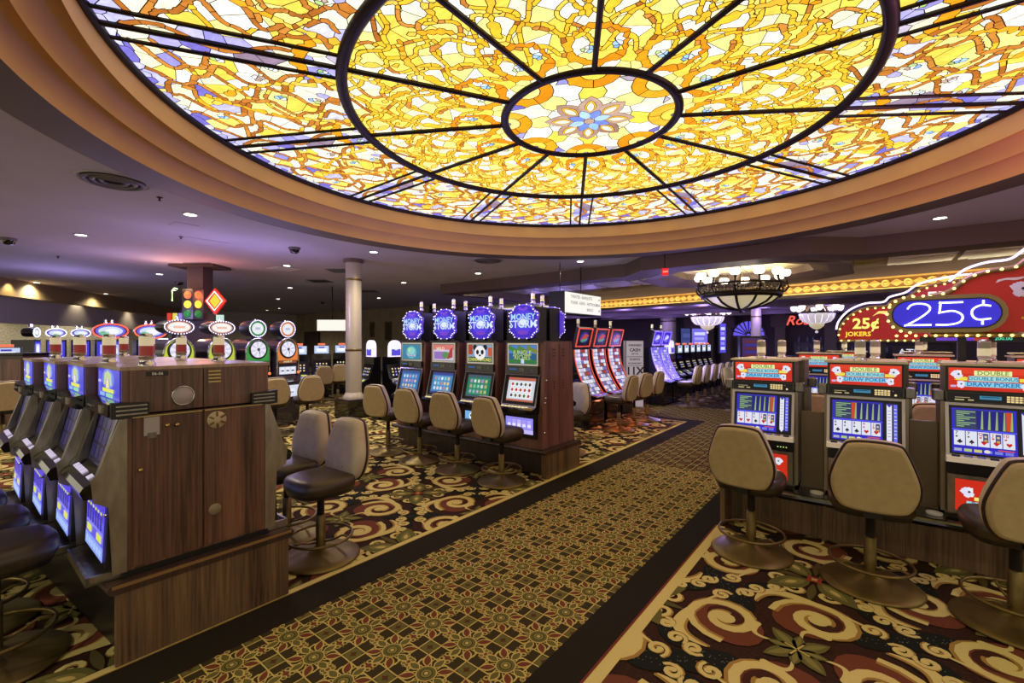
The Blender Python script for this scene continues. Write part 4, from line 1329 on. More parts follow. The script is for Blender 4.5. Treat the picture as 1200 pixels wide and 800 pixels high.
def video_slot(theme):
    t = thing('video_slot_machine', 'video slot', 'slot machine')
    W = .30
    MB().prism([(-.05, .3465), (-.04, .80), (.0, .90), (.03, 1.68), (.335, 1.68), (.335, .3465)], -W, W, 'x').build('cabinet', M_redwood, t)
    MB().box(-W - .005, W + .005, .0, .335, 1.68, 1.70).build('top_cap', M_black, t)
    # chrome framed top screen
    fr = MB(); frame(fr, -.225, .225, 1.40, 1.645, .018, .022, .02)
    fr.build('top_bezel', M_chrome, t)
    inner = MB().box(-.225, .225, .0, .02, 1.40, 1.645).build('top_glass_back', M_black, t)
    def topart(p):
        w, h = .44, .235
        if theme == 'panda':
            p.rect(-w / 2, 0, w / 2, h, (130, 160, 200), 1); p.rect(-w / 2, 0, w / 2, .07, (50, 90, 50), 2); p.rect(-w / 2, .1, -.14, h, (170, 60, 40), 2); p.rect(.15, .08, w / 2, .2, (200, 90, 40), 2)
            p.disc(0, .125, .105, (240, 240, 240), 3, .10); p.disc(-.095, .2, .04, (20, 20, 24), 2); p.disc(.095, .2, .04, (20, 20, 24), 2)
            p.disc(-.045, .135, .028, (24, 22, 26), 4, .034); p.disc(.045, .135, .028, (24, 22, 26), 4, .034); p.disc(0, .09, .022, (30, 26, 28), 4, .014)
            p.text('CHINA SHORES', 0, .03, .062, (240, 226, 120), 6)
        elif theme == 'jungle':
            p.rect(-w / 2, 0, w / 2, h, (36, 92, 130), 1); p.rect(-w / 2, .13, w / 2, h, (70, 130, 210), 2)
            for k in range(9): p.disc(-.2 + k * .05, .2 - .02 * (k % 3), .035, (60 + 8 * k, 130, 60), 3, n=7); p.disc(-.2 + k * .05, .02 + .012 * (k % 2), .03, (50, 120, 60), 3, n=7)
            p.text('JUNGLE', 0, .135, .085, (190, 206, 90), 5); p.text('RICHES', 0, .075, .08, (190, 206, 90), 5); p.rect(-.02, .0, .03, .06, (200, 210, 255), 4)
        elif theme == 'fire':
            p.rect(-w / 2, 0, w / 2, h, (200, 190, 214), 1); p.rect(-w / 2, .16, w / 2, h, (214, 120, 110), 2); p.rect(-.2, .02, .05, .13, (150, 110, 190), 3); p.disc(.06, .08, .09, (90, 140, 90), 4, .05); p.poly([(.08, .02), (.2, .05), (.2, .2), (.14, .16)], (170, 60, 50), 5); p.text('WILD', -.06, .17, .07, (250, 240, 220), 5)
        else:
            p.rect(-w / 2, 0, w / 2, h, (60, 130, 160), 1); p.disc(0, .11, .13, (90, 180, 190), 2, .1); p.disc(0, .13, .09, (140, 210, 200), 3, .06); p.rect(-.13, .04, .13, .08, (50, 100, 160), 4); p.text('TREASURE', 0, .06, .05, (230, 236, 250), 5); p.disc(-.05, .15, .03, (200, 220, 120), 5)
    art('top_screen', t, (0, -.001, 1.405), (1, 0, 0), (0, 0, 1), topart)
    pp = MB().box(-.26, .26, -.025, .03, 1.275, 1.375).build('player_panel', M_blackgloss, t)
    MB().box(-.03, .05, -.03, -.025, 1.305, 1.35).build('keypad', M_steel, pp); MB().box(.16, .19, -.03, -.025, 1.315, 1.335).build('reader_light', M_steel, pp)
    art('display', pp, (0, -.0255, 1.31), (1, 0, 0), (0, 0, 1), lambda p: p.rect(-.2, .01, -.07, .03, (40, 90, 150), 1))
    sl = Matrix.Translation((0, -.085, .87)) @ Matrix.Rotation(R(-14), 4, 'X')
    mb = MB(); mb.box(-.27, .27, .0, .06, .0, .40, xf=sl); mb.build('screen_housing', M_black, t)
    mb = MB(); frame(mb, -.262, .262, .012, .39, -.0, .016, .018, xf=sl); mb.build('main_bezel', M_chrome, t)
    u = Vector((1, 0, 0)); v = (sl.to_3x3() @ Vector((0, 0, 1)))
    P0 = sl @ Vector((0, -.001, .055))
    spec = {'panda': ((40, 120, 90), [(230, 230, 230), (200, 170, 60), (120, 200, 160), (190, 120, 210)], (70, 90, 110)), 'jungle': ((210, 214, 226), [(200, 50, 40), (60, 120, 70), (60, 70, 90), (190, 90, 60)], (190, 100, 80)),
            'fire': ((70, 130, 180), [(220, 90, 60), (240, 200, 80), (240, 240, 250), (120, 200, 220)], (60, 70, 150)), 'sea': ((50, 110, 170), [(120, 200, 220), (240, 190, 120), (200, 110, 170), (220, 230, 240)], (40, 80, 140))}[theme]
    art('main_screen', t, P0, u, v, lambda p: theme_grid(p, .43, .305, spec[0], spec[1], 5, 3, spec[2]))
    dk = MB().prism([(-.04, .90), (-.09, .885), (-.19, .835), (-.185, .79), (-.03, .78)], -.285, .285, 'x').build('button_deck', M_blackgloss, t)
    q0 = Vector((0, -.14, .866))
    for i in range(8):
        c = Matrix.Translation((-.22 + .055 * i, -.14, .861)) @ Matrix.Rotation(R(26), 4, 'X')
        MB().box(-.02, .02, -.012, .012, 0, .008, xf=c).build('button', mat('cream_button', (214, 200, 150), .35, emit=(220, 205, 150), power=.25), dk)
    MB().box(.17, .27, -.175, -.115, .0, .03, xf=Matrix.Translation((0, 0, .835)) @ Matrix.Rotation(R(0), 4, 'X')).build('bill_acceptor', mat('yellow_brass_plastic', (196, 176, 84), .4), dk)
    bd = MB().box(-.27, .27, -.07, .0, .47, .78).build('belly_door', M_black, t)
    def belly(p):
        bc = {'panda': (120, 180, 230), 'jungle': (150, 140, 240), 'fire': (200, 110, 190), 'sea': (130, 130, 240)}[theme]
        p.rect(-.22, 0, .22, .2, bc, 1); p.rect(-.22, 0, .22, .05, tuple(min(255, c + 50) for c in bc), 2)
        if theme == 'panda':
            p.disc(-.08, .13, .06, (244, 244, 246), 3, .055); p.disc(-.105, .14, .016, (20, 20, 24), 4); p.disc(-.055, .14, .016, (20, 20, 24), 4); p.text('CHINA SHORES', .0, .04, .055, (250, 250, 160), 5)
        else:
            for i in range(5): p.rect(-.19 + .08 * i, .07, -.13 + .08 * i, .17, tuple(min(255, int(c * (1.1 + .1 * (i % 3)))) for c in bc), 3); p.rect(-.185 + .08 * i, .085, -.135 + .08 * i, .12, (236, 230, 255), 4)
    art('belly_glass', bd, (0, -.0705, .52), (1, 0, 0), (0, 0, 1), belly)
    # starburst sign
    MB().box(-.17, .17, .06, .30, 1.70, 2.14).box(-.06, .06, .02, .08, 1.70, 1.80).build('sign_housing', M_black, t)
    sign = MB(); out = []
    star = chaikin([(-.13, 1.725), (.13, 1.725), (.17, 1.79), (.235, 1.82), (.21, 1.92), (.245, 2.06), (.18, 2.08), (.12, 2.17), (-.12, 2.17), (-.18, 2.08), (-.245, 2.06), (-.21, 1.92), (-.235, 1.82), (-.17, 1.79)], 1)
    rim = MB(); stack(rim, star, [(.97, .06), (1.0, .05), (1.0, .02), (.96, .012)], 1.95)
    sg = rim.build('starburst_sign', mat('violet_sign_rim', (70, 50, 140), .35, emit=(96, 70, 220), power=.2), t)
    def face(p):
        p.poly([(x * .93, (z - 1.95) * .93) for x, z in star], (64, 40, 196), 1); p.disc(0, .0, .17, (82, 60, 230), 2, .16); p.disc(0, -.01, .10, (150, 150, 255), 3, .075); p.disc(0, -.01, .055, (236, 236, 255), 4, .04)
        p.text('MONEY', 0, .055, .115, (176, 226, 250), 6); p.text('STORM', 0, -.04, .135, (214, 240, 255), 6); p.disc(0, -.145, .09, (120, 60, 200), 3, .03)
        p.poly([(-.09, .16), (-.06, .19), (0, .165), (.06, .19), (.09, .16), (0, .13)], (120, 70, 220), 3)
    art('sign_face', sg, (0, .011, 1.95), (1, 0, 0), (0, 0, 1), face)
    bl = MB()
    for i in range(0, len(star)):
        x, z = star[i]; bl.ball((x * .985, .008, 1.95 + (z - 1.95) * .985), .0085, 6, 4)
    bl.build('bulb_ring', M_whitebulb, sg)['kind'] = 'stuff'
    gl = bpy.data.lights.new('sign_glow', 'POINT'); gl.energy = 3.0; gl.color = (.40, .30, 1.0); gl.shadow_soft_size = .2  # unseen point light added above the sign for a violet glow
    go = bpy.data.objects.new('sign_glow', gl); COL.objects.link(go); go.parent = sg; go.location = (0, -.1, 2.32)
    cs = MB().lathe([(.012, 2.14), (.012, 2.21)], 8, (.05, .16)).build('candle_post', M_black, t)
    candle(t, .05, .16, 2.19, mat('yellow_lens', (190, 180, 90), .4, emit=(220, 210, 120), power=.2), M_cream, .026, .13)
    return t

BX = [(-3.55, 'jungle', 'nearest the aisle, with a green jungle screen'), (-4.29, 'panda', 'with a panda on its top screen'), (-5.03, 'fire', 'third from the aisle, with a pink and green screen'), (-5.77, 'sea', 'farthest from the aisle, with a teal screen')]
rear_src = None
for x, th, lb in BX:
    m = video_slot(th); m.location = (x, 4.68, 0); tag(m, 'video slot with purple starburst sign, ' + lb, None, 'slots with purple starburst signs')
    if th == 'sea': rear_src = m
for (x, th, lb), w in zip(BX, ('first', 'second', 'third', 'fourth')):
    dup(rear_src, (x, 5.36, 0), PI, 'video slot facing away behind the purple-sign slots, %s from the aisle' % w, 'slots behind the purple starburst slots')
pl = thing('slot_bank_plinth', 'rosewood plinth with rounded cap under the purple starburst slots', 'plinth', (0, 0, .006))
MB().box(-6.15, -3.20, 4.72, 5.32, 0, .30).build('carcass', M_darkwood, pl)
MB().box(-3.20, -3.125, 4.60, 5.40, 0, .31).build('end_panel', M_walnut_plinth, pl)
MB().prism(bullnose(4.60, 5.42, .34, .025), -6.15, -3.12, 'x').build('cap', M_darkwood, pl)
# exposed end panel of the nearest machine
ep = thing('cabinet_end_panel', 'tall rosewood end panel closing the purple-sign slot bank towards the aisle', 'end panel', (0, 0, 0))
MB().prism([(4.62, .35), (4.64, .85), (4.70, 1.69), (5.33, 1.69), (5.40, .35)], -3.245, -3.205, 'x').build('panel', M_redwood, ep)
for y0 in (4.86, 5.08):
    for k in range(3):
        MB().box(-3.205, -3.20, y0, y0 + .06, 1.50 + k * .04, 1.51 + k * .04).build('vent_slot', M_shell, ep)
    for k in range(4):
        MB().box(-3.205, -3.20, y0 + .02, y0 + .06, 1.08 + k * .03, 1.088 + k * .03).build('vent_slot', M_shell, ep)
for y, z in ((4.72, 1.2), (4.70, .98), (4.69, .92), (4.68, .55)):
    MB().lathe([(0, .014), (.012, .012), (.014, -.005)], 10, xf=Matrix.Translation((-3.205, y, z)) @ Matrix.Rotation(PI / 2, 4, 'Y')).build('lock', M_chrome, ep)
MB().box(-3.205, -3.203, 5.01, 5.016, .40, 1.66).build('seam', M_shell, ep)
# ------------------------------------------------------------------ pixel helper: direction of a photo pixel met with a plane the thing stands in
def at_Y(px, py, Y):
    d = px - 600.0; kx = d * math.cos(YAW) - 533 * math.sin(YAW); ky = d * math.sin(YAW) + 533 * math.cos(YAW); s = Y / ky
    return s * kx, 1.7 - (py - 399) * s
def at_X(px, py, X):
    d = px - 600.0; kx = d * math.cos(YAW) - 533 * math.sin(YAW); ky = d * math.sin(YAW) + 533 * math.cos(YAW); s = X / kx
    return s * ky, 1.7 - (py - 399) * s
def at_depth(px, py, Z):
    d = (px - 600.0) * Z / 533
    return d * math.cos(YAW) - Z * math.sin(YAW), d * math.sin(YAW) + Z * math.cos(YAW), 1.7 - (py - 399) * Z / 533

# ------------------------------------------------------------------ video poker machines
M_taupe = mat('taupe_metal', (120, 108, 84), 0.4, 0.3)
M_capcream = mat('cream_metal_cap', (214, 204, 168), 0.45)
def poker_machine(cards, detail=True):
    t = thing('video_poker_machine', 'video poker', 'poker machine')
    W = .25
    MB().prism([(.02, .40), (.02, .80), (.0, .86), (.06, 1.24), (.0, 1.26), (.0, 1.515), (.345, 1.515), (.345, .40)], -W, W, 'x').build('cabinet', M_taupe, t)
    MB().box(-W - .02, W + .02, -.02, .347, 1.515, 1.532).build('top_cap', M_capcream, t)
    # lit red sign
    fr = MB(); frame(fr, -.232, .232, 1.335, 1.50, .0, .014, .012); fr.build('sign_frame', M_black, t)
    def sign(p):
        w, h = .464, .165
        p.rect(-w / 2, 0, w / 2, h, (206, 44, 26), 1); p.rect(-w / 2, .12, w / 2, h, (224, 62, 34), 2)
        fan_of_cards(p, -.18, .105, .062, .5); fan_of_cards(p, .18, .1, .062, -.5); fan_of_cards(p, -.165, .035, .05, -.3); fan_of_cards(p, .165, .03, .05, .3)
        for y, wd, c in ((.127, .19, (236, 240, 170)), (.087, .25, (160, 222, 214)), (.045, .29, (130, 206, 226))):
            p.rect(-wd / 2, y - .018, wd / 2, y + .018, c, 4)
        p.poly([(-.2, .075), (-.14, .1), (-.14, .07)], (240, 220, 60), 4); p.rect(-.19, .072, -.13, .096, (240, 220, 70), 5); p.rect(.13, .072, .19, .096, (240, 220, 70), 5)
        p.text('DOUBLE', 0, .127, .042, (120, 150, 60), 6, bold=.02); p.text('DOUBLE BONUS', 0, .087, .034, (50, 120, 180), 6, bold=.02); p.text('DRAW POKER', 0, .045, .042, (40, 110, 190), 6, bold=.02)
        p.rect(-.22, .02, -.19, .035, (200, 180, 230), 4)
    art('lit_sign', t, (0, -.001, 1.335), (1, 0, 0), (0, 0, 1), sign)
    pp = MB().box(-.245, .245, -.03, .03, 1.248, 1.318).build('player_panel', M_blackgloss, t)
    def pan(p):
        p.rect(-.24, .002, .24, .066, (22, 22, 24), 0); p.rect(-.07, .025, .04, .05, (60, 130, 170), 1); p.rect(-.06, .04, .03, .045, (20, 50, 80), 2); p.rect(-.2, .03, -.12, .036, (150, 140, 110), 1); p.rect(-.2, .012, -.15, .02, (190, 180, 130), 1); p.rect(-.13, .012, -.1, .02, (190, 180, 130), 1)
        for i in range(5):
            for j in range(3): p.rect(.065 + i * .02, .012 + j * .016, .081 + i * .02, .024 + j * .016, (226, 206, 150), 2)
        p.disc(.195, .018, .008, (240, 220, 170), 2); p.disc(.18, .05, .003, (240, 120, 60), 2)
    art('panel_face', pp, (0, -.031, 1.25), (1, 0, 0), (0, 0, 1), pan, col_mat('panel_print', .4, .22))
    for s in (-1, 1):
        MB().box(s * .285 - .035, s * .285 + .035, -.01, .08, 1.245, 1.33, bev=.008).build('side_box', M_steel, t)
        MB().box(s * .262 - .012, s * .262 + .012, .0, .34, .42, 1.245).build('side_rail', mat('rail_metal', (150, 140, 118), .35, .4), t)
    sl = Matrix.Translation((0, -.06, .845)) @ Matrix.Rotation(R(-9), 4, 'X')
    MB().box(-.245, .245, .0, .05, .0, .395, xf=sl).build('screen_housing', M_black, t)
    mb = MB(); frame(mb, -.232, .232, .018, .378, .0, .02, .022, xf=sl); mb.build('screen_bezel', mat('pale_bezel_metal', (196, 190, 188), .3, .35), t)
    v = sl.to_3x3() @ Vector((0, 0, 1)); P0 = sl @ Vector((0, -.002, .035))
    def scr(p):
        p.rect(-.215, 0, .115, .325, (44, 40, 190), 1); p.rect(-.2, .175, .1, .315, (52, 62, 96), 2)
        rg = random.Random(len(cards[0][0]) + ord(cards[0][0][0]))
        red = rg.choice((0, 4)) if cards[0][0] != '7' else 4
        red = {'2': 4, '6': 0}.get(cards[0][0], 4)
        for i in range(9): p.rect(-.19, .19 + i * .0135, -.15 + .03 * ((i * 7) % 3), .196 + i * .0135, (150, 190, 130), 3)
        for i in range(5):
            x0 = -.085 + i * .037
            p.rect(x0, .18, x0 + .033, .312, (200, 70, 40) if i == red else (30, 26, 120), 3)
            p.poly([(x0 + .02, .18), (x0 + .033, .18), (x0 + .033, .31), (x0 + .028, .31)], (150, 180, 120), 4)
        p.rect(-.215, .165, .115, .172, (90, 90, 255), 3)
        for i, (r_, k_) in enumerate(cards): card(p, -.205 + .0625 * i, .055, .058, .105, r_, k_)
        for i, c in enumerate(((170, 170, 200), (180, 200, 120), (210, 200, 120), (120, 130, 220), (120, 130, 220), (110, 120, 220))): p.rect(-.205 + i * .052, .012, -.165 + i * .052, .032, c, 3)
        p.disc(-.035, .024, .016, (230, 225, 200), 5, .012); p.rect(.02, .036, .1, .044, (220, 80, 60), 3)
        p.rect(.128, 0, .215, .325, (22, 22, 40), 1)
        p.rect(.14, .03, .172, .315, (230, 232, 250), 2); p.poly([(.14, .03), (.172, .03), (.156, .008)], (230, 232, 250), 2); p.rect(.182, .02, .205, .315, (110, 110, 235), 2)
        p.poly([(.135, .318), (.178, .318), (.156, .29)], (60, 50, 170), 3)
        for i in range(9): p.rect(.147, .06 + .025 * i, .165, .064 + .025 * i, (120, 120, 150), 3); p.rect(.186, .05 + .028 * i, .201, .056 + .028 * i, (220, 220, 250), 3)
    art('poker_screen', t, P0, (1, 0, 0), v, scr)
    dk = MB().prism([(-.055, .865), (-.11, .85), (-.12, .815), (-.02, .80), (-.02, .865)], -.25, .25, 'x').build('button_deck', mat('white_deck', (236, 230, 212), .35, emit=(236, 230, 212), power=.03), t)
    for i in range(7):
        MB().box(-.022, .022, -.012, .012, 0, .007, xf=Matrix.Translation((-.2 + .066 * i, -.084, .857)) @ Matrix.Rotation(R(15), 4, 'X')).build('button', M_chrome if i % 3 else M_black, dk)
    bp = MB().box(-.24, .24, -.035, .02, .72, .80).build('bill_panel', M_black, t)
    art('bill_light', bp, (.16, -.0355, .745), (1, 0, 0), (0, 0, 1), lambda p: [p.rect(-.04 + .022 * i, 0, -.03 + .022 * i, .01, (190, 220, 110), 1) for i in range(4)])
    bd = MB().box(-.24, .24, -.05, .02, .43, .715).build('belly_door', M_steeldk, t)
    def belly(p):
        p.rect(-.2, 0, .2, .23, (206, 46, 28), 1); fan_of_cards(p, -.13, .13, .07, .4); fan_of_cards(p, .13, .16, .06, -.4); fan_of_cards(p, .12, .05, .06, .3); p.rect(-.14, .04, .06, .075, (150, 220, 220), 3); p.rect(-.1, .085, .05, .11, (240, 236, 120), 3)
        p.text('BONUS', -.04, .058, .045, (40, 90, 170), 6)
    art('belly_glass', bd, (0, -.051, .455), (1, 0, 0), (0, 0, 1), belly)
    candle(t, -.03, .10, 1.532, M_cream, mat('pale_lens', (150, 146, 128), .3), .037, .165)
    return t
CARDS = [[('2', 'h'), ('5', 'h'), ('9', 's'), ('J', 'h'), ('K', 'd')], [('6', 'c'), ('4', 's'), ('3', 'c'), ('9', 'h'), ('J', 'h')], [('7', 'c'), ('7', 's'), ('Q', 'h'), ('J', 'h'), ('10', 'h')]]
PB = [(-.80, 'leftmost of the front three'), (-.06, 'in the middle of the front three'), (.67, 'cut by the right edge of the picture')]
pm = []
for (x, lb), cd in zip(PB, CARDS):
    m = poker_machine(cd); m.location = (x, 4.72, 0); pm.append(m)
    tag(m, 'video poker machine with lit red card sign, ' + lb, None, 'front poker machines')
for (x, lb), w in zip(PB, ('nearest the aisle', 'in the middle', 'at the right edge')):
    m = dup(pm[0], (x + .04, 5.418, 0), PI, 'video poker machine facing away behind the front bank, %s' % w, 'poker machines back to back with the front ones')
pl = thing('poker_bank_plinth', 'dark walnut plinth with padded black rail under the front poker machines', 'plinth', (0, 0, .006))
MB().box(-1.08, 2.6, 4.70, 5.44, 0, .36).build('carcass', M_walnut_plinth, pl)
MB().box(-1.12, -1.08, 4.52, 5.62, 0, .37).build('end_panel', M_walnut_plinth, pl)
MB().prism(bullnose(4.53, 5.60, .392, .032), -1.13, 2.6, 'x').build('rail', M_blackgloss, pl)
MB().box(-1.08, 2.6, 4.72, 5.42, 0, .09).build('kick', M_black, pl)
for x, lb in ((-.43, 'left'), (.305, 'right')):
    d = thing('divider_panel', 'olive brown divider panel between poker machines, %s one' % lb, 'divider', (x, 4.84, .392), 0, 'dividers of the poker bank')
    MB().box(-.088, .088, -.012, .012, .0, .68, bev=.006).build('panel', M_taupe, d)
    MB().box(-.088, .088, -.03, .03, .0, .02).build('foot', M_taupe, d)
    a = thing('ashtray', 'small clear glass ashtray on the black rail beside the %s divider' % lb, 'ashtray', (x + .05, 4.64, .393), 0, 'ashtrays on the poker rail')
    MB().lathe([(0, .006), (.03, .006), (.042, .022), (.05, .022), (.045, .0), (0, 0)], 16).build('dish', mat('clear_glass', (180, 185, 170), .1, spec=.8), a)

# second and third rows
pm2 = []
for x, y, lb, src in ((-.60, 7.62, 'second row, right of the leftmost front one', 1), (.46, 7.30, 'second row, between middle and right front ones', 2), (1.45, 7.30, 'second row, at the right edge', 0),
                      (-.35, 9.2, 'third row, above the middle front one', 0), (.62, 9.1, 'third row, mostly hidden behind the second', 1), (1.75, 9.1, 'third row, at the right edge of the picture', 2)):
    dup(pm[src], (x, y, 0), 0, 'red-signed video poker machine, ' + lb, 'poker machines of the rows behind')
for x, y, w in ((.42, 6.62, 'between the middle and right front machines'), (-.62, 6.95, 'behind the leftmost divider')):
    stool(x, y, R(10), 'tan stool back of the second poker row seen ' + w, 'stools of the rear poker rows')
def small_plinth(x0, x1, y0, y1, lb):
    pl = thing('poker_bank_plinth', lb, 'plinth', (0, 0, .006))
    MB().box(x0, x1, y0, y1, 0, .36).build('carcass', M_walnut_plinth, pl)
    MB().prism(bullnose(y0 - .1, y1 + .02, .392, .03), x0 - .02, x1 + .02, 'x').build('rail', M_blackgloss, pl)
small_plinth(-.95, -.25, 7.6, 7.94, 'low dark plinth under the second-row poker machine near the aisle')
small_plinth(.05, 1.9, 7.28, 7.66, 'low dark plinth under the second-row poker machines at right')
small_plinth(-.75, 2.2, 9.18, 9.54, 'low dark plinth under the third row of poker machines')

# ------------------------------------------------------------------ the two quarter signs
M_signred = mat('red_sign_enamel', (150, 32, 22), 0.4, emit=(196, 34, 20), power=.08)
M_signedge = mat('sign_edge_metal', (150, 130, 90), 0.35, 0.7)
def arc_pts(cx, cz, r, a0, a1, n=10): return [(cx + r * math.cos(R(a)), cz + r * math.sin(R(a))) for a in np.linspace(a0, a1, n)]
def bulbs(parent, pts, y, r, gap, closed=False):
    mb = MB(); acc = gap
    P = pts + ([pts[0]] if closed else [])
    for a, b in zip(P, P[1:]):
        L = math.dist(a, b); s = gap - acc
        while s <= L:
            q = (a[0] + (b[0] - a[0]) * s / L, a[1] + (b[1] - a[1]) * s / L); mb.ball((q[0], y, q[1]), r, 6, 4); s += gap
        acc = L - (s - gap)
    o = mb.build('marquee_bulbs', M_bulb, parent); o['kind'] = 'stuff'; return o
def smooth_line(pts, n=6):
    out = []
    for i in range(len(pts) - 1):
        p0 = pts[max(i - 1, 0)]; p1 = pts[i]; p2 = pts[i + 1]; p3 = pts[min(i + 2, len(pts) - 1)]
        for k in range(n):
            t = k / n
            out.append(tuple(.5 * ((2 * p1[j]) + (-p0[j] + p2[j]) * t + (2 * p0[j] - 5 * p1[j] + 4 * p2[j] - p3[j]) * t * t + (-p0[j] + 3 * p1[j] - 3 * p2[j] + p3[j]) * t ** 3) for j in (0, 1)))
    return out + [pts[-1]]

big = thing('quarter_marquee_sign', 'big red marquee sign with blue neon 25 cent plate over the front poker bank', 'neon sign', (0, 5.07, 0))
half = smooth_line([(.36, 2.06), (.47, 2.09), (.58, 2.19), (.70, 2.235), (.83, 2.25), (.92, 2.33), (1.05, 2.40), (1.25, 2.44)], 5)
top = half + [(3.0 - x, z) for x, z in half[::-1]]
outline = [(.36, 1.75), (2.64, 1.75)] + top[::-1]
MB().prism(outline, -.04, .08, 'y').build('board', M_signred, big)
edge = MB()
edge.tube([(x, -.045, z) for x, z in top], .022, 6); edge.tube([(.36, -.045, 1.745), (2.64, -.045, 1.745)], .02, 6)
for k, part in enumerate(((top), [(.36, 1.745), (2.64, 1.745)])):
    MB().tube([(x, -.045, z) for x, z in part], .024, 6).build('edge_band', M_signedge, big)
bulbs(big, top, -.075, .011, .075); bulbs(big, [(.15, 1.74), (2.64, 1.74)], -.075, .011, .06)
MB().tube([(x - .02, -.03, z + .07) for x, z in top[6:-6]], .010, 6, col=lin((205, 185, 255))).build('outline_neon', M_neon, big)
# stadium plate with the blue neon figures
def stadium(x0, x1, z0, z1, n=10):
    r = (z1 - z0) / 2; return arc_pts(x1 - r, z0 + r, r, -90, 90, n) + arc_pts(x0 + r, z0 + r, r, 90, 270, n)
px0, px1, pz0, pz1 = .085, .785, 1.765, 2.06
MB().prism(stadium(px0, px1, pz0, pz1), -.13, -.02, 'y').build('plate_rim', M_signedge, big)
MB().prism(stadium(px0 + .03, px1 - .03, pz0 + .03, pz1 - .03), -.134, -.1, 'y').build('plate_gap', M_black, big)
plate = MB().prism(stadium(px0 + .04, px1 - .04, pz0 + .04, pz1 - .04), -.138, -.1, 'y').build('plate', mat('cobalt_plate', (30, 20, 150), .25, emit=(50, 40, 210), power=.22), big)
bulbs(big, arc_pts(px0 + .147, 1.912, .147, 270, 90, 12) + [(.34, 2.06)], -.135, .011, .06)
cz, y_ = 1.912, -.15
def neon(name, pts, parent, r=.0068, col=(235, 235, 255), n=6): return MB().tube([(x, y_, z) for x, z in smooth_line(pts, n)], r, 6, col=lin(col)).build(name, M_neon, parent)
NX = .29
neon('neon_two', [(NX - .075, cz + .045), (NX - .05, cz + .078), (NX, cz + .086), (NX + .05, cz + .07), (NX + .058, cz + .03), (NX + .0, cz - .03), (NX - .08, cz - .085), (NX - .078, cz - .086), (NX + .07, cz - .086)], plate)
NX = .465
neon('neon_five', [(NX + .075, cz + .086), (NX - .05, cz + .086), (NX - .052, cz + .084), (NX - .058, cz + .012), (NX - .056, cz + .01), (NX + .02, cz + .02), (NX + .07, cz - .015), (NX + .06, cz - .065), (NX + .0, cz - .086), (NX - .08, cz - .086)], plate)
NX = .64
neon('neon_cent', [(NX + .05, cz + .05), (NX, cz + .058), (NX - .045, cz + .03), (NX - .05, cz - .015), (NX - .02, cz - .05), (NX + .05, cz - .045)], plate)
neon('neon_stroke', [(NX + .01, cz + .095), (NX + .01, cz + .06)], plate, n=2); neon('neon_stroke', [(NX + .005, cz - .05), (NX + .005, cz - .09)], plate, n=2)
mb = MB(); p = Panel(mb, (0, -.042, 0), (1, 0, 0), (0, 0, 1), .002)
for k in range(4):
    t_ = -.5 + k * .33; c, s_ = math.cos(t_), math.sin(t_)
    p.poly([(.86 + (a * c - b * s_) * .11, 2.07 + (a * s_ + b * c) * .11) for a, b in ((-.3, -.3), (.3, -.3), (.3, .6), (-.3, .6))], (232, 232, 228), 1 + k)
suit(p, 's', .87, 2.09, .012, 6)
p.poly(smooth_line([(.73, 2.14), (.78, 2.16), (.84, 2.155), (.90, 2.18), (.84, 2.175), (.79, 2.175), (.74, 2.165)], 3), (226, 220, 200), 1)
rg = random.Random(3)
for k in range(16): p.disc(1.02 + .1 * rg.random() + (.03 if k < 4 else 0), 1.84 + .030 * k, .026, (222, 190, 60), 1 + k % 3, .012 + .012 * (k % 2), n=9)
for a, b in ((.89, 1.87), (.93, 1.93)): p.disc(a, b, .03, (222, 190, 60), 2, .013, n=9)
mb.build('painted_cards_and_coins', M_print, big)['kind'] = 'stuff'
for loc_, w_, c_ in (((.5, -.25, 2.6), 6, (.5, .3, 1)), ((1.1, .3, 2.85), 14, (1, .35, .7))):  # unseen point lights added above the board to tint the ceiling
    gl = bpy.data.lights.new('neon_glow', 'POINT'); gl.energy = w_; gl.color = c_; gl.shadow_soft_size = .2
    go = bpy.data.objects.new('neon_glow', gl); COL.objects.link(go); go.parent = big; go.location = loc_
for x in (.55, 2.3): MB().box(x - .025, x + .025, -.0, .05, 1.535, 1.76).build('sign_post', M_black, big)
# strip of jackpot displays below the board
js = MB().box(.30, 2.6, .02, .06, 1.69, 1.735).build('jackpot_strip', M_black, big)
mb = MB(); p = Panel(mb, (0, .018, 1.695), (1, 0, 0), (0, 0, 1)); p.rect(.4, .005, .62, .035, (110, 60, 200), 1); p.text('200.00', .78, .02, .035, (90, 240, 190), 2); p.rect(.62, .005, .7, .035, (180, 60, 30), 1); p.rect(.9, .005, 1.05, .035, (180, 60, 30), 1); p.rect(1.06, .005, 1.3, .035, (70, 50, 190), 1)
mb.build('jackpot_display', M_screen, js)

sm = thing('quarter_marquee_sign', 'smaller red marquee sign lettered 25 cents behind the big one', 'neon sign', (0, 8.0, 0))
half = smooth_line([(-.39, 1.80), (-.36, 1.92), (-.24, 2.07), (-.06, 2.155), (.13, 2.165), (.20, 2.23), (.36, 2.28), (.47, 2.37), (.62, 2.42), (.86, 2.46), (1.10, 2.465)], 5)
top2 = half + [(2.2 - x, z) for x, z in half[::-1]]
MB().prism([(-.39, 1.70), (2.59, 1.70)] + top2[::-1], -.04, .08, 'y').build('board', M_signred, sm)
MB().tube([(x, -.045, z) for x, z in top2], .02, 6).build('edge_band', M_signedge, sm)
MB().tube([(-.39, -.045, 1.70), (2.59, -.045, 1.70)], .02, 6).build('edge_band', M_signedge, sm)
bulbs(sm, [(x, z - .02) for x, z in top2], -.07, .013, .085); bulbs(sm, [(-.36, 1.70), (2.59, 1.70)], -.07, .013, .085)
MB().tube([(x - .03, -.03, z + .06) for x, z in top2], .013, 6, col=lin((225, 200, 255))).build('outline_neon', M_neon, sm)
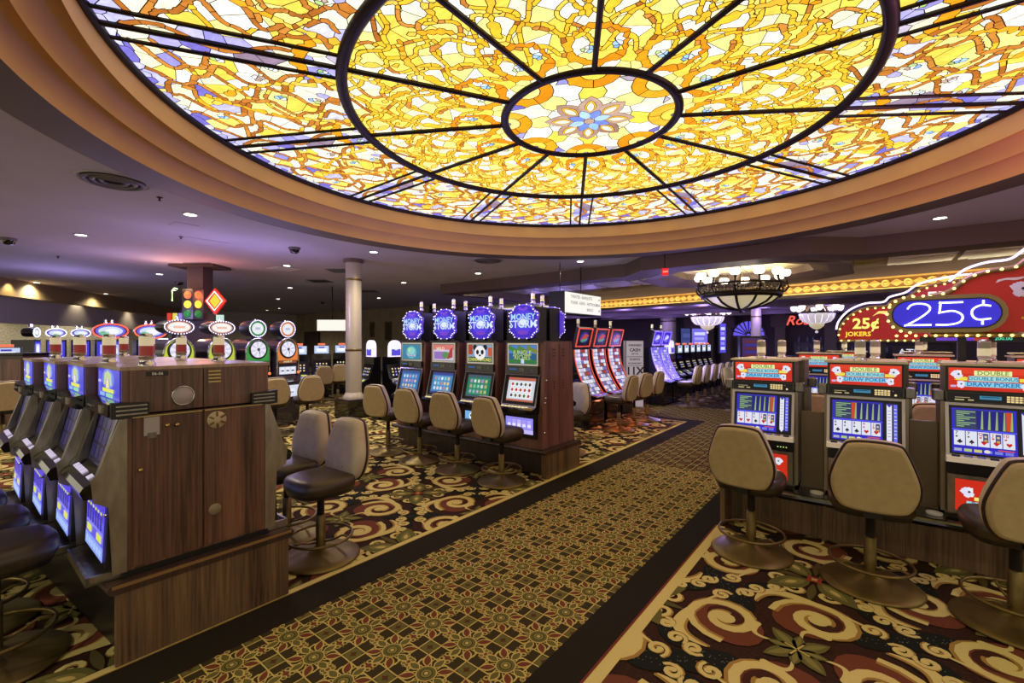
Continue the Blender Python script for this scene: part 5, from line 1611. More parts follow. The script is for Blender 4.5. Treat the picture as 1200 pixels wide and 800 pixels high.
mb = MB(); p = Panel(mb, (0, -.042, 0), (1, 0, 0), (0, 0, 1), .002)
p.text('25¢', -.09, 1.93, .2, (250, 226, 110), 2, bold=.03); p.text('25¢', -.083, 1.925, .2, (110, 20, 14), 1, bold=.04)
mb.build('price_lettering', col_mat('lit_lettering', .5, .3), sm)
mb = MB(); p = Panel(mb, (0, -.042, 0), (1, 0, 0), (0, 0, 1), .002); p.text('JOKERS', -.17, 1.79, .085, (244, 214, 60), 2, bold=.02)
mb.build('game_lettering', col_mat('lit_lettering', .5, .3), sm)
mb = MB(); p = Panel(mb, (0, -.042, 0), (1, 0, 0), (0, 0, 1), .002); p.poly(smooth_line([(-.02, 2.03), (.06, 2.07), (.15, 2.05), (.2, 2.09), (.12, 2.1), (.05, 2.1)], 3), (236, 206, 110), 1)
for k in range(3): p.rect(.55 + .1 * k, 2.25, .63 + .1 * k, 2.33, (240, 236, 226), 1 + k)
mb.build('sign_painting', col_mat('lit_lettering', .5, .3), sm)['kind'] = 'stuff'
for x in (.1, 2.0): MB().box(x - .025, x + .025, 0, .05, 1.0, 1.71).build('sign_post', M_black, sm)
MB().box(-.2, 2.3, .0, .07, .0, 1.0).build('sign_base', M_darkwood, sm)
# ------------------------------------------------------------------ unseen point lights added for the glow of signs and lamps
def glow(parent, loc, watts, col, size=.15, name='neon_glow'):
    l = bpy.data.lights.new(name, 'POINT'); l.energy = watts; l.color = col; l.shadow_soft_size = size
    o = bpy.data.objects.new(name, l); COL.objects.link(o); o.parent = parent; o.location = loc
    return o
VIOLET = (.42, .32, 1.0)

# ------------------------------------------------------------------ curved slots
def curved_slot(name, label, group, edge, head, blue=False):
    t = thing(name, label, 'slot machine', group=group)
    W = .30
    def yc(z): return -.36 * ((1.52 - z) / .90) ** 2
    zs = np.linspace(1.52, .62, 13)
    prof = [(yc(z), z) for z in zs] + [(-.36, .05), (.25, .05), (.25, 1.52)]
    MB().prism([(a - .0, b) for a, b in prof], -W, W, 'x').build('cabinet', M_blackgloss, t)
    MB().box(-W, W, -.30, .25, 0, .05).build('foot', M_black, t)
    mb = MB(); rg = random.Random(len(label))
    nx = 5
    for i in range(len(zs) - 1):
        for j in range(nx):
            a0, a1 = -.25 + .5 * j / nx, -.25 + .5 * (j + 1) / nx - .006
            z1, z0 = zs[i], zs[i + 1] + .01
            if blue: c = rg.choice([(170, 160, 255), (120, 110, 245), (214, 210, 255), (140, 130, 250)])
            elif i < 7 and i % 2 == 0 and j in (2, 3): c = rg.choice([(170, 52, 44), (150, 70, 50)])
            else: c = rg.choice([(226, 224, 240), (206, 204, 232), (190, 190, 224), (236, 236, 246), (120, 110, 170)])
            mb.add([(a0, yc(z0) - .004, z0), (a1, yc(z0) - .004, z0), (a1, yc(z1) - .004, z1), (a0, yc(z1) - .004, z1)], [[0, 1, 2, 3]], 0, False, lin(c))
    mb.build('curved_screen', M_screen, t)
    for s in (-1, 1):
        MB().tube([(s * (W - .015), yc(z) - .012, z) for z in zs], .010, 6, col=lin(edge)).build('edge_light', M_edge, t)
    dk = MB().prism([(-.35, .66), (-.52, .62), (-.52, .57), (-.35, .55)], -W, W, 'x').build('button_deck', M_blackgloss, t)
    art('deck_lights', dk, (0, -.43, .6425), (1, 0, 0), (0, .97, .23), lambda p: (p.rect(-.2, -.04, -.06, .03, (120, 80, 240), 1), p.disc(.0, 0, .05, (190, 160, 255), 2, .03), p.rect(.08, -.04, .22, .03, (110, 80, 230), 1)))
    sl = Matrix.Translation((0, -.02, 1.57)) @ Matrix.Rotation(R(14), 4, 'X')
    MB().box(-W + .01, W - .01, .0, .06, .0, .40, xf=sl).box(-.08, .08, .03, .12, -.08, .1, xf=sl).build('head_housing', M_black, t)
    fr = MB(); frame(fr, -.262, .262, .028, .372, .0, .022, .018, xf=sl)
    fr.c = [lin(edge)] * len(fr.f); fr.build('head_frame', M_edge, t)
    v = sl.to_3x3() @ Vector((0, 0, 1))
    def hd(p):
        p.rect(-.255, 0, .255, .34, head[0], 1); p.disc(0, .17, .17, head[1], 2, .11, n=12); p.poly([(-.16, .1), (.0, .25), (.17, .22), (.05, .12)], head[2], 3); p.poly([(-.12, .12), (.14, .16), (.1, .1), (-.1, .07)], head[3], 4)
    art('head_screen', t, sl @ Vector((0, -.002, .03)), (1, 0, 0), v, hd)
    candle(t, .05, .10, 1.99, M_cream, M_cream, .03, .15)
    return t
M_edge = col_mat('edge_light_strip', .4, 0.20)
cs = None
for y, lb in ((8.05, 'nearest of three slots with orange-red edged curved screens'), (8.78, 'middle one of three slots with orange-red edged curved screens'), (9.5, 'farthest of three slots with orange-red edged curved screens')):
    if cs is None:
        cs = curved_slot('curved_slot_machine', lb, 'red curved slots', (238, 84, 44), ((16, 14, 34), (60, 50, 140), (190, 70, 40), (70, 150, 130))); m = cs; glow(cs, (0, -.75, .5), 3.0, (1, .22, .1), .1, 'edge_glow')
    else: m = dup(cs, (0, 0, 0), 0, lb, 'red curved slots')
    m.location = (-4.62, y, .0); m.rotation_euler = (0, 0, PI / 2)
cb = None
for y, lb in ((12.0, 'nearer of two tall curved slots glowing blue-violet'), (12.68, 'farther of two tall curved slots glowing blue-violet')):
    if cb is None:
        cb = curved_slot('curved_slot_machine', lb, 'blue curved slots', (140, 120, 255), ((60, 40, 200), (150, 140, 255), (220, 215, 255), (110, 90, 240)), True); m = cb; glow(cb, (0, -.6, 1.2), 14.0, VIOLET, .2)
    else: m = dup(cb, (0, 0, 0), 0, lb, 'blue curved slots')
    m.location = (-4.62, y, 0); m.rotation_euler = (0, 0, PI / 2)

# ------------------------------------------------------------------ small slant slots
def slant_slot(name, label, group, scr, topc, arch=False):
    t = thing(name, label, 'slot machine', group=group)
    W = .27
    MB().prism([(-.18, 0), (-.25, .45), (-.25, .62), (.02, .78), (.14, 1.12), (.14, 1.30), (.32, 1.30), (.32, 0)], -W, W, 'x').build('cabinet', M_blackgloss, t)
    v = Vector((0, .12, .34)).normalized()
    art('slant_screen', t, (0, .028, .79), (1, 0, 0), v, lambda p: theme_grid(p, .44, .32, scr, [(230, 230, 250), (250, 220, 120), tuple(min(255, c + 80) for c in scr)], 4, 3, tuple(int(c * .6) for c in scr)))
    v2 = Vector((0, .27, .16)).normalized()
    art('button_deck', t, (0, -.245, .628), (1, 0, 0), v2, lambda p: (p.rect(-.24, 0, .24, .28, (40, 36, 70), 1), [p.rect(-.2 + .085 * i, .06, -.14 + .085 * i, .12, (170, 160, 230), 2) for i in range(5)], p.rect(.06, .16, .2, .24, (200, 210, 90), 2)))
    if arch:
        out = [(-.16, 1.30), (.16, 1.30), (.16, 1.52)] + arc_pts(0, 1.55, .16, 0, 180, 9) + [(-.16, 1.52)]
        MB().prism(out, .14, .26, 'y').build('arched_head', mat('white_lit_plastic', (230, 228, 250), .4, emit=(214, 206, 255), power=.25), t)
        art('head_print', t, (0, .138, 1.33), (1, 0, 0), (0, 0, 1), lambda p: (p.rect(-.13, 0, .13, .16, (90, 80, 220), 1), p.disc(0, .23, .09, (250, 250, 255), 1, .1)))
    else:
        MB().box(-.22, .22, .14, .28, 1.30, 1.56).build('head', M_black, t)
        art('head_screen', t, (0, .138, 1.315), (1, 0, 0), (0, 0, 1), lambda p: (p.rect(-.2, 0, .2, .23, topc, 1), p.rect(-.14, .05, .14, .15, tuple(min(255, c + 60) for c in topc), 2), p.rect(-.08, .16, .08, .2, (70, 60, 190), 2)))
        MB().box(-.1, .1, .17, .25, 1.56, 1.62).build('head_light', mat('orange_cap', (210, 110, 80), .4, emit=(220, 110, 80), power=.3), t)
    return t
fa = None
ORD = ['first', 'second', 'third', 'fourth', 'fifth', 'sixth', 'seventh', 'eighth']
for k, y in enumerate((13.5, 14.15)):
    lb = 'slant slot with glowing white arched head, %s behind the blue curved slots' % ORD[k]
    if fa is None: fa = slant_slot('slant_slot_machine', lb, 'arched slant slots', (90, 80, 200), (190, 190, 240), True); m = fa
    else: m = dup(fa, (0, 0, 0), 0, lb, 'arched slant slots')
    m.location = (-4.75, y, 0); m.rotation_euler = (0, 0, PI / 2)
fb = None
for k in range(6):
    lb = 'slant slot with square white-blue head in the far row, %s from the front' % ORD[k]
    if fb is None: fb = slant_slot('slant_slot_machine', lb, 'far slant slots', (80, 76, 190), (196, 214, 244)); m = fb
    else: m = dup(fb, (0, 0, 0), 0, lb, 'far slant slots')
    m.location = (-4.75, 14.85 + .66 * k, 0); m.rotation_euler = (0, 0, PI / 2)
# end-on pair by the column and three more beyond it
X_, Y_, _ = at_depth(447, 420, 11.2)
for sgn, w in ((-1, 'left'), (1, 'right')):
    m = dup(fa, (X_ + sgn * .44 * math.cos(YAW), Y_ + sgn * .44 * math.sin(YAW), 0), YAW + sgn * R(48), 'slant slot with white oval head right of the pale column, %s of a back-to-back pair' % w, 'slant slots right of the pale column')
for (px, d, c, lb) in ((350, 12.6, 0, 'small far slot with red and white screens left of the pale column'), (377, 13.6, 1, 'small far slot with violet screens, middle one left of the pale column'), (401, 14.6, 2, 'small far slot with blue screens touching the pale column at its left')):
    x, y, _ = at_depth(px, 430, d)
    dup(fb, (x, y, .0), R(62), lb, 'small slots left of the pale column')
for (px, d, w) in ((378, 11.9, 'left'), (396, 12.7, 'right')):
    x, y, _ = at_depth(px, 430, d)
    stool(x, y, R(70), 'dark far stool left of the pale column, %s of two' % w, 'far stools by the pale column')

# ------------------------------------------------------------------ wheel slots
def wheel_slot(label, face, topper, rim):
    t = thing('wheel_slot_machine', label, 'slot machine', group='wheel slots')
    W = .255
    M_wine = mat('wine_dark_gloss', (38, 30, 40), .25, coat=.4)
    MB().prism([(.0, .0), (-.06, .55), (-.06, .9), (.0, 1.0), (.0, 1.5), (.5, 1.5), (.5, 0)], -W, W, 'x').build('cabinet', M_wine, t)
    arch = [(-W, 1.40), (W, 1.40)] + arc_pts(0, 1.485, W, 0, 180, 14)
    MB().prism(arch, .0, .5, 'y').build('arched_top', M_wine, t)
    MB().tube([(x, -.01, z) for x, z in [(-W + .015, 1.0)] + [(-W + .015, 1.4)] + [(x * .94, z) for x, z in arc_pts(0, 1.485, W, 180, 0, 14)] + [(W - .015, 1.0)]], .016, 6).build('arch_trim', M_chrome, t)
    def fp(p):
        p.poly([(-.235, 1.30), (.235, 1.30), (.235, 1.48)] + arc_pts(0, 1.485, .235, 0, 180, 14), face, 1); p.rect(-.2, 1.25, .2, 1.31, tuple(int(c * .6) for c in face), 2); p.text('24,658.37', 0, 1.28, .05, (250, 236, 170), 3)
    art('arch_face', t, (0, -.004, 0), (1, 0, 0), (0, 0, 1), fp)
    wh = MB().lathe([(0, .0), (.185, .0), (.19, .012), (.17, .02), (0, .02)], 26, xf=Matrix.Translation((0, -.006, 1.53)) @ Matrix.Rotation(PI / 2, 4, 'X')).build('wheel_rim', mat('dark_green_rim', rim, .35), t)
    def wf(p):
        for k in range(16):
            a0, a1 = k * PI / 8, (k + 1) * PI / 8
            p.poly([(0, 0), (.155 * math.cos(a0), .155 * math.sin(a0)), (.155 * math.cos(a1), .155 * math.sin(a1))], (244, 242, 250) if k % 2 else (216, 212, 238), 1)
        p.disc(0, 0, .03, (80, 70, 90), 3); p.poly([(-.01, 0), (.01, 0), (.04, -.09), (.03, -.095)], (50, 50, 80), 2)
    art('wheel_face', wh, (0, -.0275, 1.53), (1, 0, 0), (0, 0, 1), wf)
    art('reel_window', t, (0, -.005, 1.03), (1, 0, 0), (0, 0, 1), lambda p: (p.rect(-.19, 0, .19, .15, (200, 206, 224), 1), [p.rect(-.165 + .115 * i, .015, -.07 + .115 * i, .135, (240, 242, 248), 2) for i in range(3)], [p.rect(-.15 + .115 * i, .055, -.085 + .115 * i, .085, (90, 90, 130), 3) for i in range(3)]))
    dk = MB().prism([(-.05, .93), (-.15, .89), (-.15, .83), (-.05, .83)], -W, W, 'x').build('button_deck', M_chrome, t)
    MB().ball((.21, -.05, 1.06), .028, 8, 6).build('lever_knob', mat('orange_knob', (220, 120, 60), .3, emit=(230, 120, 60), power=.3), t)
    art('belly_glass', t, (0, -.064, .58), (1, 0, 0), (0, 0, 1), lambda p: (p.rect(-.21, 0, .21, .23, (214, 220, 236), 1), p.rect(-.15, .05, .12, .16, (236, 240, 246), 2), p.rect(-.05, .07, .09, .1, (150, 160, 190), 3)))
    MB().box(-.06, .06, .10, .22, 1.73, 1.82).build('topper_stand', M_black, t)
    oval = topper == 'oval'
    rx, rz = (.225, .118) if oval else (.165, .155)
    n = 24
    ol = [(rx * math.cos(2 * PI * k / n), 1.93 + rz * math.sin(2 * PI * k / n)) for k in range(n)]
    tp = MB(); stack(tp, ol, [(.9, .34), (1, .3), (1, .02), (.97, .0)], 1.93); tp = tp.build('topper_drum', M_black, t)
    def tf(p):
        if oval: p.disc(0, 0, rx * .86, (226, 150, 120), 1, rz * .84, n=22); p.disc(0, 0, rx * .76, (252, 250, 246), 2, rz * .7, n=22); p.rect(-rx * .4, -.02, rx * .4, .02, (244, 196, 170), 3)
        else: p.disc(0, 0, rx * .88, face, 1, rz * .88, n=22); p.disc(0, 0, rx * .7, (236, 240, 246), 2, rz * .7, n=22); p.rect(-.05, -.02, .05, .025, (190, 190, 220), 3)
    art('topper_face', tp, (0, -.002, 1.93), (1, 0, 0), (0, 0, 1), tf)
    bl = MB()
    for k in range(30): bl.ball((rx * math.cos(2 * PI * k / 30), -.012, 1.93 + rz * math.sin(2 * PI * k / 30)), .011, 6, 4)
    b = bl.build('bulb_ring', M_whitebulb, tp); b['kind'] = 'stuff'
    MB().lathe([(.016, 2.03), (.016, 2.11), (0, 2.115)], 8, (.03, .12)).build('topper_lamp', M_chrome, t)
    return t
for (px, lb, fc, tp, rim) in ((210, 'wheel slot with yellow-green arch and white oval topper, first from the left', (196, 206, 70), 'oval', (30, 34, 26)), (260, 'wheel slot with yellow-green arch and white oval topper, second from the left', (190, 204, 74), 'oval', (30, 34, 26)),
                              (302, 'wheel slot with green arch and green-ringed round topper', (60, 150, 70), 'round', (90, 150, 90)), (337, 'wheel slot with orange arch and small round topper, next to the aisle of stools', (226, 130, 60), 'round', (200, 190, 160))):
    y, _ = at_X(px, 400, -9.2)
    m = wheel_slot(lb, fc, tp, rim); glow(m, (0, -.1, 2.35), 5, (.5, .4, 1)); m.location = (-9.2, y, 0); m.rotation_euler = (0, 0, PI / 2 + R(12))  # violet point light added above the topper to tint the ceiling


# slots with red neon ovals, and smaller lit slots farther left
def oval_slot(label, ring, small=False):
    t = thing('oval_sign_slot_machine', label, 'slot machine', group='slots with oval signs')
    W = .25 if not small else .19
    MB().prism([(-.1, 0), (-.12, .8), (.0, 1.0), (.0, 1.72), (.4, 1.72), (.4, 0)], -W, W, 'x').build('cabinet', M_blackgloss, t)
    art('screen', t, (0, -.003, 1.28), (1, 0, 0), (0, 0, 1), lambda p: (p.rect(-W + .03, 0, W - .03, .40, (70, 60, 210), 1), p.rect(-W + .08, .05, W - .08, .34, (190, 190, 250), 2), p.disc(0, .2, W * .45, (240, 240, 255), 3, .11), p.rect(-W + .08, .05, -W * .4, .15, (150, 110, 230), 4)))
    art('lower_screen', t, (0, -.125, .5), (1, 0, 0), (0, 0, 1), lambda p: (p.rect(-W + .03, 0, W - .03, .3, (90, 90, 220), 1), p.rect(-W + .1, .05, W - .1, .2, (200, 200, 250), 2)))
    rx, rz = (W * 1.12, .15) if not small else (W * 1.0, .11)
    n = 24; ol = [(rx * math.cos(2 * PI * k / n), 1.90 + rz * math.sin(2 * PI * k / n)) for k in range(n)]
    tp = MB(); stack(tp, ol, [(.9, .24), (1, .2), (1, .04), (.97, .02)], 1.90); tp = tp.build('oval_sign', M_black, t)
    art('oval_face', tp, (0, .018, 1.9), (1, 0, 0), (0, 0, 1), lambda p: (p.disc(0, 0, rx * .86, (110, 100, 220), 1, rz * .84, n=20), p.disc(0, 0, rx * .7, (214, 226, 250), 2, rz * .62, n=18), p.disc(.02, -.01, rx * .4, (250, 250, 255), 3, rz * .4, n=14), p.disc(-.1 if not small else 0, -.05, rx * .3, (120, 190, 150), 3, rz * .3)))
    MB().tube([(x, .01, z) for x, z in ol], .014, 6, True, col=lin(ring)).build('oval_neon', M_neon, tp)
    for s in (-.07, .03): MB().lathe([(.03, 1.9 + rz), (.03, 1.9 + rz + .09), (0, 1.9 + rz + .1)], 8, (s, .12)).build('topper_lamp', M_chrome, t)
    return t
for (px, X, lb, ring, sml) in ((130, -12.4, 'slot with red neon oval sign, left of the two', (240, 70, 50), False), (177, -12.4, 'slot with red neon oval sign, right of the two, green-tinted face', (240, 80, 50), False),
                               (66, -16.5, 'small far slot with white oval sign, second from the left edge', (200, 196, 250), True), (95, -16.5, 'small far slot with white oval sign left of the red neon ovals', (200, 196, 250), True), (44, -16.0, 'small far slot turned sideways by the cream wall', (190, 186, 240), True)):
    y, _ = at_X(px, 400, X)
    m = oval_slot(lb, ring, sml); glow(m, (0, -.2, 2.3), 6, (.5, .42, 1)); m.location = (X, y, 0); m.rotation_euler = (0, 0, PI / 2 - R(2) + (R(70) if px == 44 else 0))  # violet point light added by the oval sign to tint the ceiling
x, y, _ = at_depth(6, 420, 9.5); m = dup(fb, (x, y, 0), R(80), 'dark far slot with white and red lights cut by the left edge', 'dark slots at the left edge')
x, y, _ = at_depth(26, 430, 9.0)
kb = thing('dark_cabinet', 'dark brown wooden cabinet standing at the far left behind the walnut bank', 'cabinet', (x, y, 0), YAW)
MB().box(-.28, .28, -.25, .25, 0, 1.42, bev=.01).build('body', M_darkwood, kb); MB().box(-.30, .30, -.27, .27, 1.42, 1.46).build('top', M_black, kb); MB().box(-.25, .25, -.262, -.25, .1, 1.34).build('door', M_walnut, kb)
x, y, _ = at_depth(3, 440, 7.4); stool(x, y, R(100), 'dark stool half cut by the left edge, beside the dark cabinet', 'stools at the left edge')

# ------------------------------------------------------------------ traffic-light pillar
x, y, _ = at_depth(222, 400, 10.6)
tl = thing('traffic_light_sign', 'pillar with lit traffic lights and a yellow neon diamond above the wheel slots', 'sign', (x, y, 0), YAW)
MB().box(-.30, .42, .10, .6, 0, 2.34).box(-.16, .22, .14, .5, 2.34, 3.50).build('pillar', noise_mat('speckled_brown', (52, 44, 46), (66, 56, 58), nscale=40, rough=.8), tl)
MB().box(-.5, .55, .0, .7, 3.44, 3.5).build('pillar_cap', M_brownd, tl)
for dx, ang, w in ((.0, 0, .13), (.20, 38, .10)):
    h = MB().box(-w, w, -.06, .08, 2.20, 2.90, xf=Matrix.Translation((dx, .0, 0)) @ Matrix.Rotation(R(ang), 4, 'Z')).build('signal_housing', M_black, tl)
    for z, c in ((2.76, (236, 110, 60)), (2.54, (236, 216, 60)), (2.32, (30, 110, 50))):
        MB().lathe([(0, .03), (.06, .025), (.09, .0)], 16, col=lin(c), xf=Matrix.Translation((dx, 0, z)) @ Matrix.Rotation(R(ang), 4, 'Z') @ Matrix.Translation((0, -.062, 0)) @ Matrix.Rotation(PI / 2, 4, 'X') @ Matrix.Scale(w / .13, 4, (1, 0, 0))).build('signal_lens', col_mat('signal_lens', .3, .25), h)
dm = MB().prism([(.62, 2.30), (.86, 2.62), (.62, 2.92), (.38, 2.62)], -.04, .02, 'y', col=lin((200, 40, 30))).build('diamond_board', col_mat('red_neon_board', .4, .1), tl)
MB().prism([(.62, 2.46), (.74, 2.62), (.62, 2.78), (.50, 2.62)], -.05, -.03, 'y', col=lin((240, 226, 60))).build('diamond_heart', M_screen, dm)
MB().tube([(a, -.06, b) for a, b in ((.62, 2.40), (.80, 2.62), (.62, 2.84), (.44, 2.62))], .014, 6, True, col=lin((255, 220, 200))).build('diamond_neon', M_neon, dm)
MB().tube([(-.38, -.03, 2.62), (-.38, -.03, 2.86), (-.33, -.03, 2.92), (-.26, -.03, 2.90)], .016, 6, col=lin((200, 255, 160))).build('green_neon', M_neon, tl)
for k, c in enumerate(((220, 60, 40), (230, 220, 90), (150, 130, 220))): MB().box(-.5 + .13 * k, -.41 + .13 * k, -.03, .0, 2.14, 2.34, col=lin(c)).build('letter_block', M_screen, tl)
MB().box(.62, .78, .0, .04, 2.02, 2.30, col=lin((200, 236, 220))).build('small_lit_panel', M_screen, tl)
glow(tl, (.62, -.4, 2.75), 6, (1, .25, .12), .1)
glow(tl, (-.2, -.4, 3.0), 5, (1, .5, .3), .1)

# ------------------------------------------------------------------ columns
M_col = noise_mat('pearl_column', (170, 160, 136), (186, 176, 152), (1, 1, .3), 3, .35, .2)
def column(x, y, r, label, top=3.5):
    t = thing('round_column', label, 'column', (x, y, 0))
    MB().box(-r * 1.75, r * 1.75, -r * 1.75, r * 1.75, 0, .42, bev=.02).build('pedestal', M_blackgloss, t)
    MB().lathe([(r * 1.35, .42), (r * 1.35, .47), (r * 1.12, .52), (r, .56)], 28).build('base_moulding', M_col, t)
    MB().lathe([(r, .56), (r, top - .08)], 28).build('shaft', M_col, t)
    for z in (1.47, top - .48): MB().lathe([(r, z), (r * 1.06, z + .012), (r * 1.06, z + .04), (r, z + .052)], 28).build('ring_band', M_bronze, t)
    MB().lathe([(r, top - .08), (r * 1.3, top - .06), (r * 1.3, top)], 28).build('capital', M_brown, t)
    return t
column(-9.05, 5.72, .17, 'pale round column with black square pedestal left of the purple starburst slots')
x, y, _ = at_depth(886, 400, 16.5); column(x, y, .17, 'pale far column in front of the fan window near the large chandelier', 3.02)
x, y, _ = at_depth(783, 400, 20.5); column(x, y, .34, 'broad lit column far behind the blue slots', 3.02)

# ------------------------------------------------------------------ free-standing signs
x, y, _ = at_depth(744, 430, 11.6)
sg = thing('odds_sign', 'tall pale floor sign reading 11X between the red and blue curved slots', 'sign', (x, y, 0), YAW)
MB().box(-.22, .22, .0, .3, 0, 1.70).build('box', mat('grey_violet_panel', (150, 146, 158), .5), sg)
mb = MB(); p = Panel(mb, (0, -.002, 0), (1, 0, 0), (0, 0, 1))
p.rect(-.21, .02, .21, 1.68, (172, 170, 182), 1)
for s, z, sz in (('WINNERS', 1.58, .075), ('CASH', 1.46, .11), ('UP TO', 1.36, .06), ('POINTS', 1.22, .075), ('IN JANUARY', 1.12, .06), ('11X', .92, .27), ('6X', .48, .25), ('POINTS', .28, .07)): p.text(s, 0, z, sz, (34, 30, 44), 3, bold=.03)
p.rect(-.2, 1.28, .2, 1.3, (110, 106, 120), 2); p.rect(-.2, .72, .2, .75, (60, 56, 70), 2); p.rect(-.2, 1.05, .2, 1.065, (110, 106, 120), 2)
mb.build('sign_print', col_mat('dim_lit_print', .5, .12), sg)
# hanging direction sign
hs = thing('hanging_direction_sign', 'hanging white light box with lines of direction lettering above the red curved slots', 'sign', (-5.45, 9.62, 0), PI / 2)
bw = .88
MB().box(-bw, bw, .0, .42, 2.32, 2.83).build('box', M_black, hs)
mb = MB(); p = Panel(mb, (0, -.003, 0), (1, 0, 0), (0, 0, 1)); p.rect(-bw + .02, 2.34, bw - .02, 2.81, (252, 250, 240), 1)
for s, z, a in (('THEATER - BANQUETS', 2.72, -.1), ('POKER - KENO - RESTROOMS', 2.58, .06), ('BINGO', 2.44, .3)): p.text(s, a, z, .10, (110, 104, 100), 3, sx=1.0); p.poly([(bw - .14, z - .03), (bw - .07, z), (bw - .14, z + .03)], (60, 56, 60), 3)
mb.build('lit_face', M_screen, hs)
for a in (-.75, .2): MB().tube([(a, .2, 2.83), (a, .2, 3.5)], .012, 6).build('hanger_rod', M_black, hs)
# second lit box behind, and lit poster signs
x, y, z = at_depth(388, 381, 15.0)
lb = thing('wall_light_box', 'blank white light box high up behind the pale column', 'sign', (x, y, 0), YAW)
MB().box(-.48, .55, .02, .2, z - .2, z + .2).build('box', M_black, lb); MB().box(-.46, .53, -.005, .02, z - .18, z + .18, col=lin((255, 252, 240))).build('lit_face', M_screen, lb)
MB().tube([(0, .1, z + .2), (0, .1, 3.5)], .015, 6).build('hanger_rod', M_black, lb)
def poster(px, py, w, h, d, label, cols, name='lit_poster'):
    x, y, z = at_depth(px, py, d); t = thing(name, label, 'poster', (x, y, 0), YAW); k = d / 533
    hw, hh = w * k / 2, h * k / 2
    MB().box(-hw - .04, hw + .04, 0, .1, z - hh - .04, z + hh + .04).build('frame', M_black, t)
    mb = MB(); p = Panel(mb, (0, -.004, z), (1, 0, 0), (0, 0, 1), .003); p.rect(-hw, -hh, hw, hh, cols[0], 1)
    for i in range(5): p.rect(-hw * .7, hh * (.75 - .34 * i), hw * (.7 - .15 * (i % 2)), hh * (.55 - .34 * i), cols[1 + i % 2], 2)
    mb.build('lit_face', M_screen, t)
    MB().box(-.05, .05, .02, .08, 0, z - hh - .03).build('stand_post', M_black, t); MB().box(-.25, .25, -.1, .2, 0, .03).build('stand_foot', M_black, t)
    return t
poster(820, 402, 18, 34, 19.5, 'tall violet lit poster on the pier under the left far chandelier', [(120, 110, 236), (214, 214, 255), (170, 160, 250)])
poster(847, 396, 7, 34, 19.0, 'narrow violet lit strip poster right of the tall violet one', [(90, 76, 226), (220, 220, 255), (150, 140, 250)])
poster(806, 408, 16, 46, 20.5, 'dim blue lit doorway panel behind the blue slot row', [(60, 70, 130), (80, 90, 150), (70, 80, 140)])
poster(881, 408, 23, 24, 9.6, 'dark red and blue lit board standing behind the front poker bank', [(70, 40, 90), (96, 40, 50), (52, 50, 140)], 'lit_board')

# ------------------------------------------------------------------ far wall: fan window, bar, neon name
cx, cz_ = at_Y(877, 393, 22.9); r_ = abs(at_Y(897, 393, 22.9)[0] - cx)
fw = thing('fan_window', 'half-round fan window glowing violet with dark spokes above the far wall', 'window', (cx, 22.98, cz_))
MB().add([(x, -.03, z) for x, z in [(-r_, 0)] + arc_pts(0, 0, r_, 180, 0, 18)], [list(range(19))], 0, False, lin((110, 96, 245))).build('lit_pane', col_mat('dim_violet_pane', .4, .25), fw)
for a in np.linspace(18, 162, 9): MB().prism([(.12 * r_, -.02), (r_, -.028), (r_, .028), (.12 * r_, .02)], -.06, -.03, 'y', xf=Matrix.Rotation(-R(a), 4, 'Y')).build('spoke', M_black, fw)
MB().tube([(x, -.05, z) for x, z in arc_pts(0, 0, r_, 180, 0, 18)], .05, 6).build('arch_frame', M_brown, fw)
MB().box(-r_ - .1, r_ + .1, -.1, 0, -.14, -.0).build('sill', M_brown, fw)
def pier(px0, px1, label):
    (x0, _), (x1, _) = at_Y(px0, 400, 22.5), at_Y(px1, 400, 22.5)
    t = thing('wall_pier', label, 'pier', (0, 22.72, 0)); MB().box(x0, x1, -.25, .25, 0, 2.9).build('shaft', mat('taupe_stone', (104, 92, 80), .7), t); MB().box(x0 - .15, x1 + .15, -.32, .25, 2.3, 2.78).build('capital', M_brown, t)
pier(806, 836, 'broad stone pier behind the violet lit poster'); pier(908, 920, 'slim stone pier left of the bar recess'); pier(966, 980, 'slim stone pier right of the bar recess'); pier(845, 856, 'slim pier left of the fan window')
x0, _ = at_Y(921, 400, 21.5); x1, _ = at_Y(1120, 400, 21.5)
bar = thing('bar_counter', 'long dark bar counter with a blue light line far behind the poker machines', 'bar', (0, 21.3, 0))
MB().box(x0, x1, 0, .6, 0, 1.05).build('front', M_darkwood, bar); MB().box(x0 - .05, x1 + .05, -.08, .65, 1.05, 1.10).build('top', M_blackgloss, bar)
MB().box(x0, x1, -.03, .0, .92, .97, col=lin((90, 80, 255))).build('blue_light_line', M_screen, bar)
sh = thing('back_bar_shelf', 'dark back bar shelf carrying rows of bottles and glasses', 'shelf', (0, 22.75, 0))
for z in (1.2, 1.6): MB().box(x0 + .1, x1, -.12, .2, z, z + .03).build('board', M_black, sh)
MB().box(x0 + .1, x1, .15, .22, 0, 1.6).build('back', M_black, sh)
rg = random.Random(8)
bt = MB().lathe([(0, 0), (.035, 0), (.035, .16), (.012, .2), (.012, .26), (0, .262)], 10).mesh('bottle', mat('bottle_glass', (120, 130, 150), .1, spec=.8))
for z in (1.23, 1.63):
    for k in range(12):
        o = bpy.data.objects.new('bottle', bt); COL.objects.link(o); o.location = (x0 + .3 + k * .26 + rg.random() * .08, 22.72, z + .002)
        tag(o, 'small dark bottle on the %s back bar shelf, one of a row' % ('lower' if z < 1.4 else 'upper'), 'bottle', 'bottles on the back bar')
x, z = at_Y(941, 377, 21.2)
ns = thing('red_neon_name', 'red script neon lettering over the bar beside the right far chandelier', 'neon sign', (x, 21.2, z))
mb = MB(); Panel(mb, (0, 0, 0), (1, 0, 0), (0, .0, 1)).text('Ros', -.2, .05, .52, (255, 90, 60), 1, .35); mb.build('letters', col_mat('red_neon_letters', .4, .35), ns)
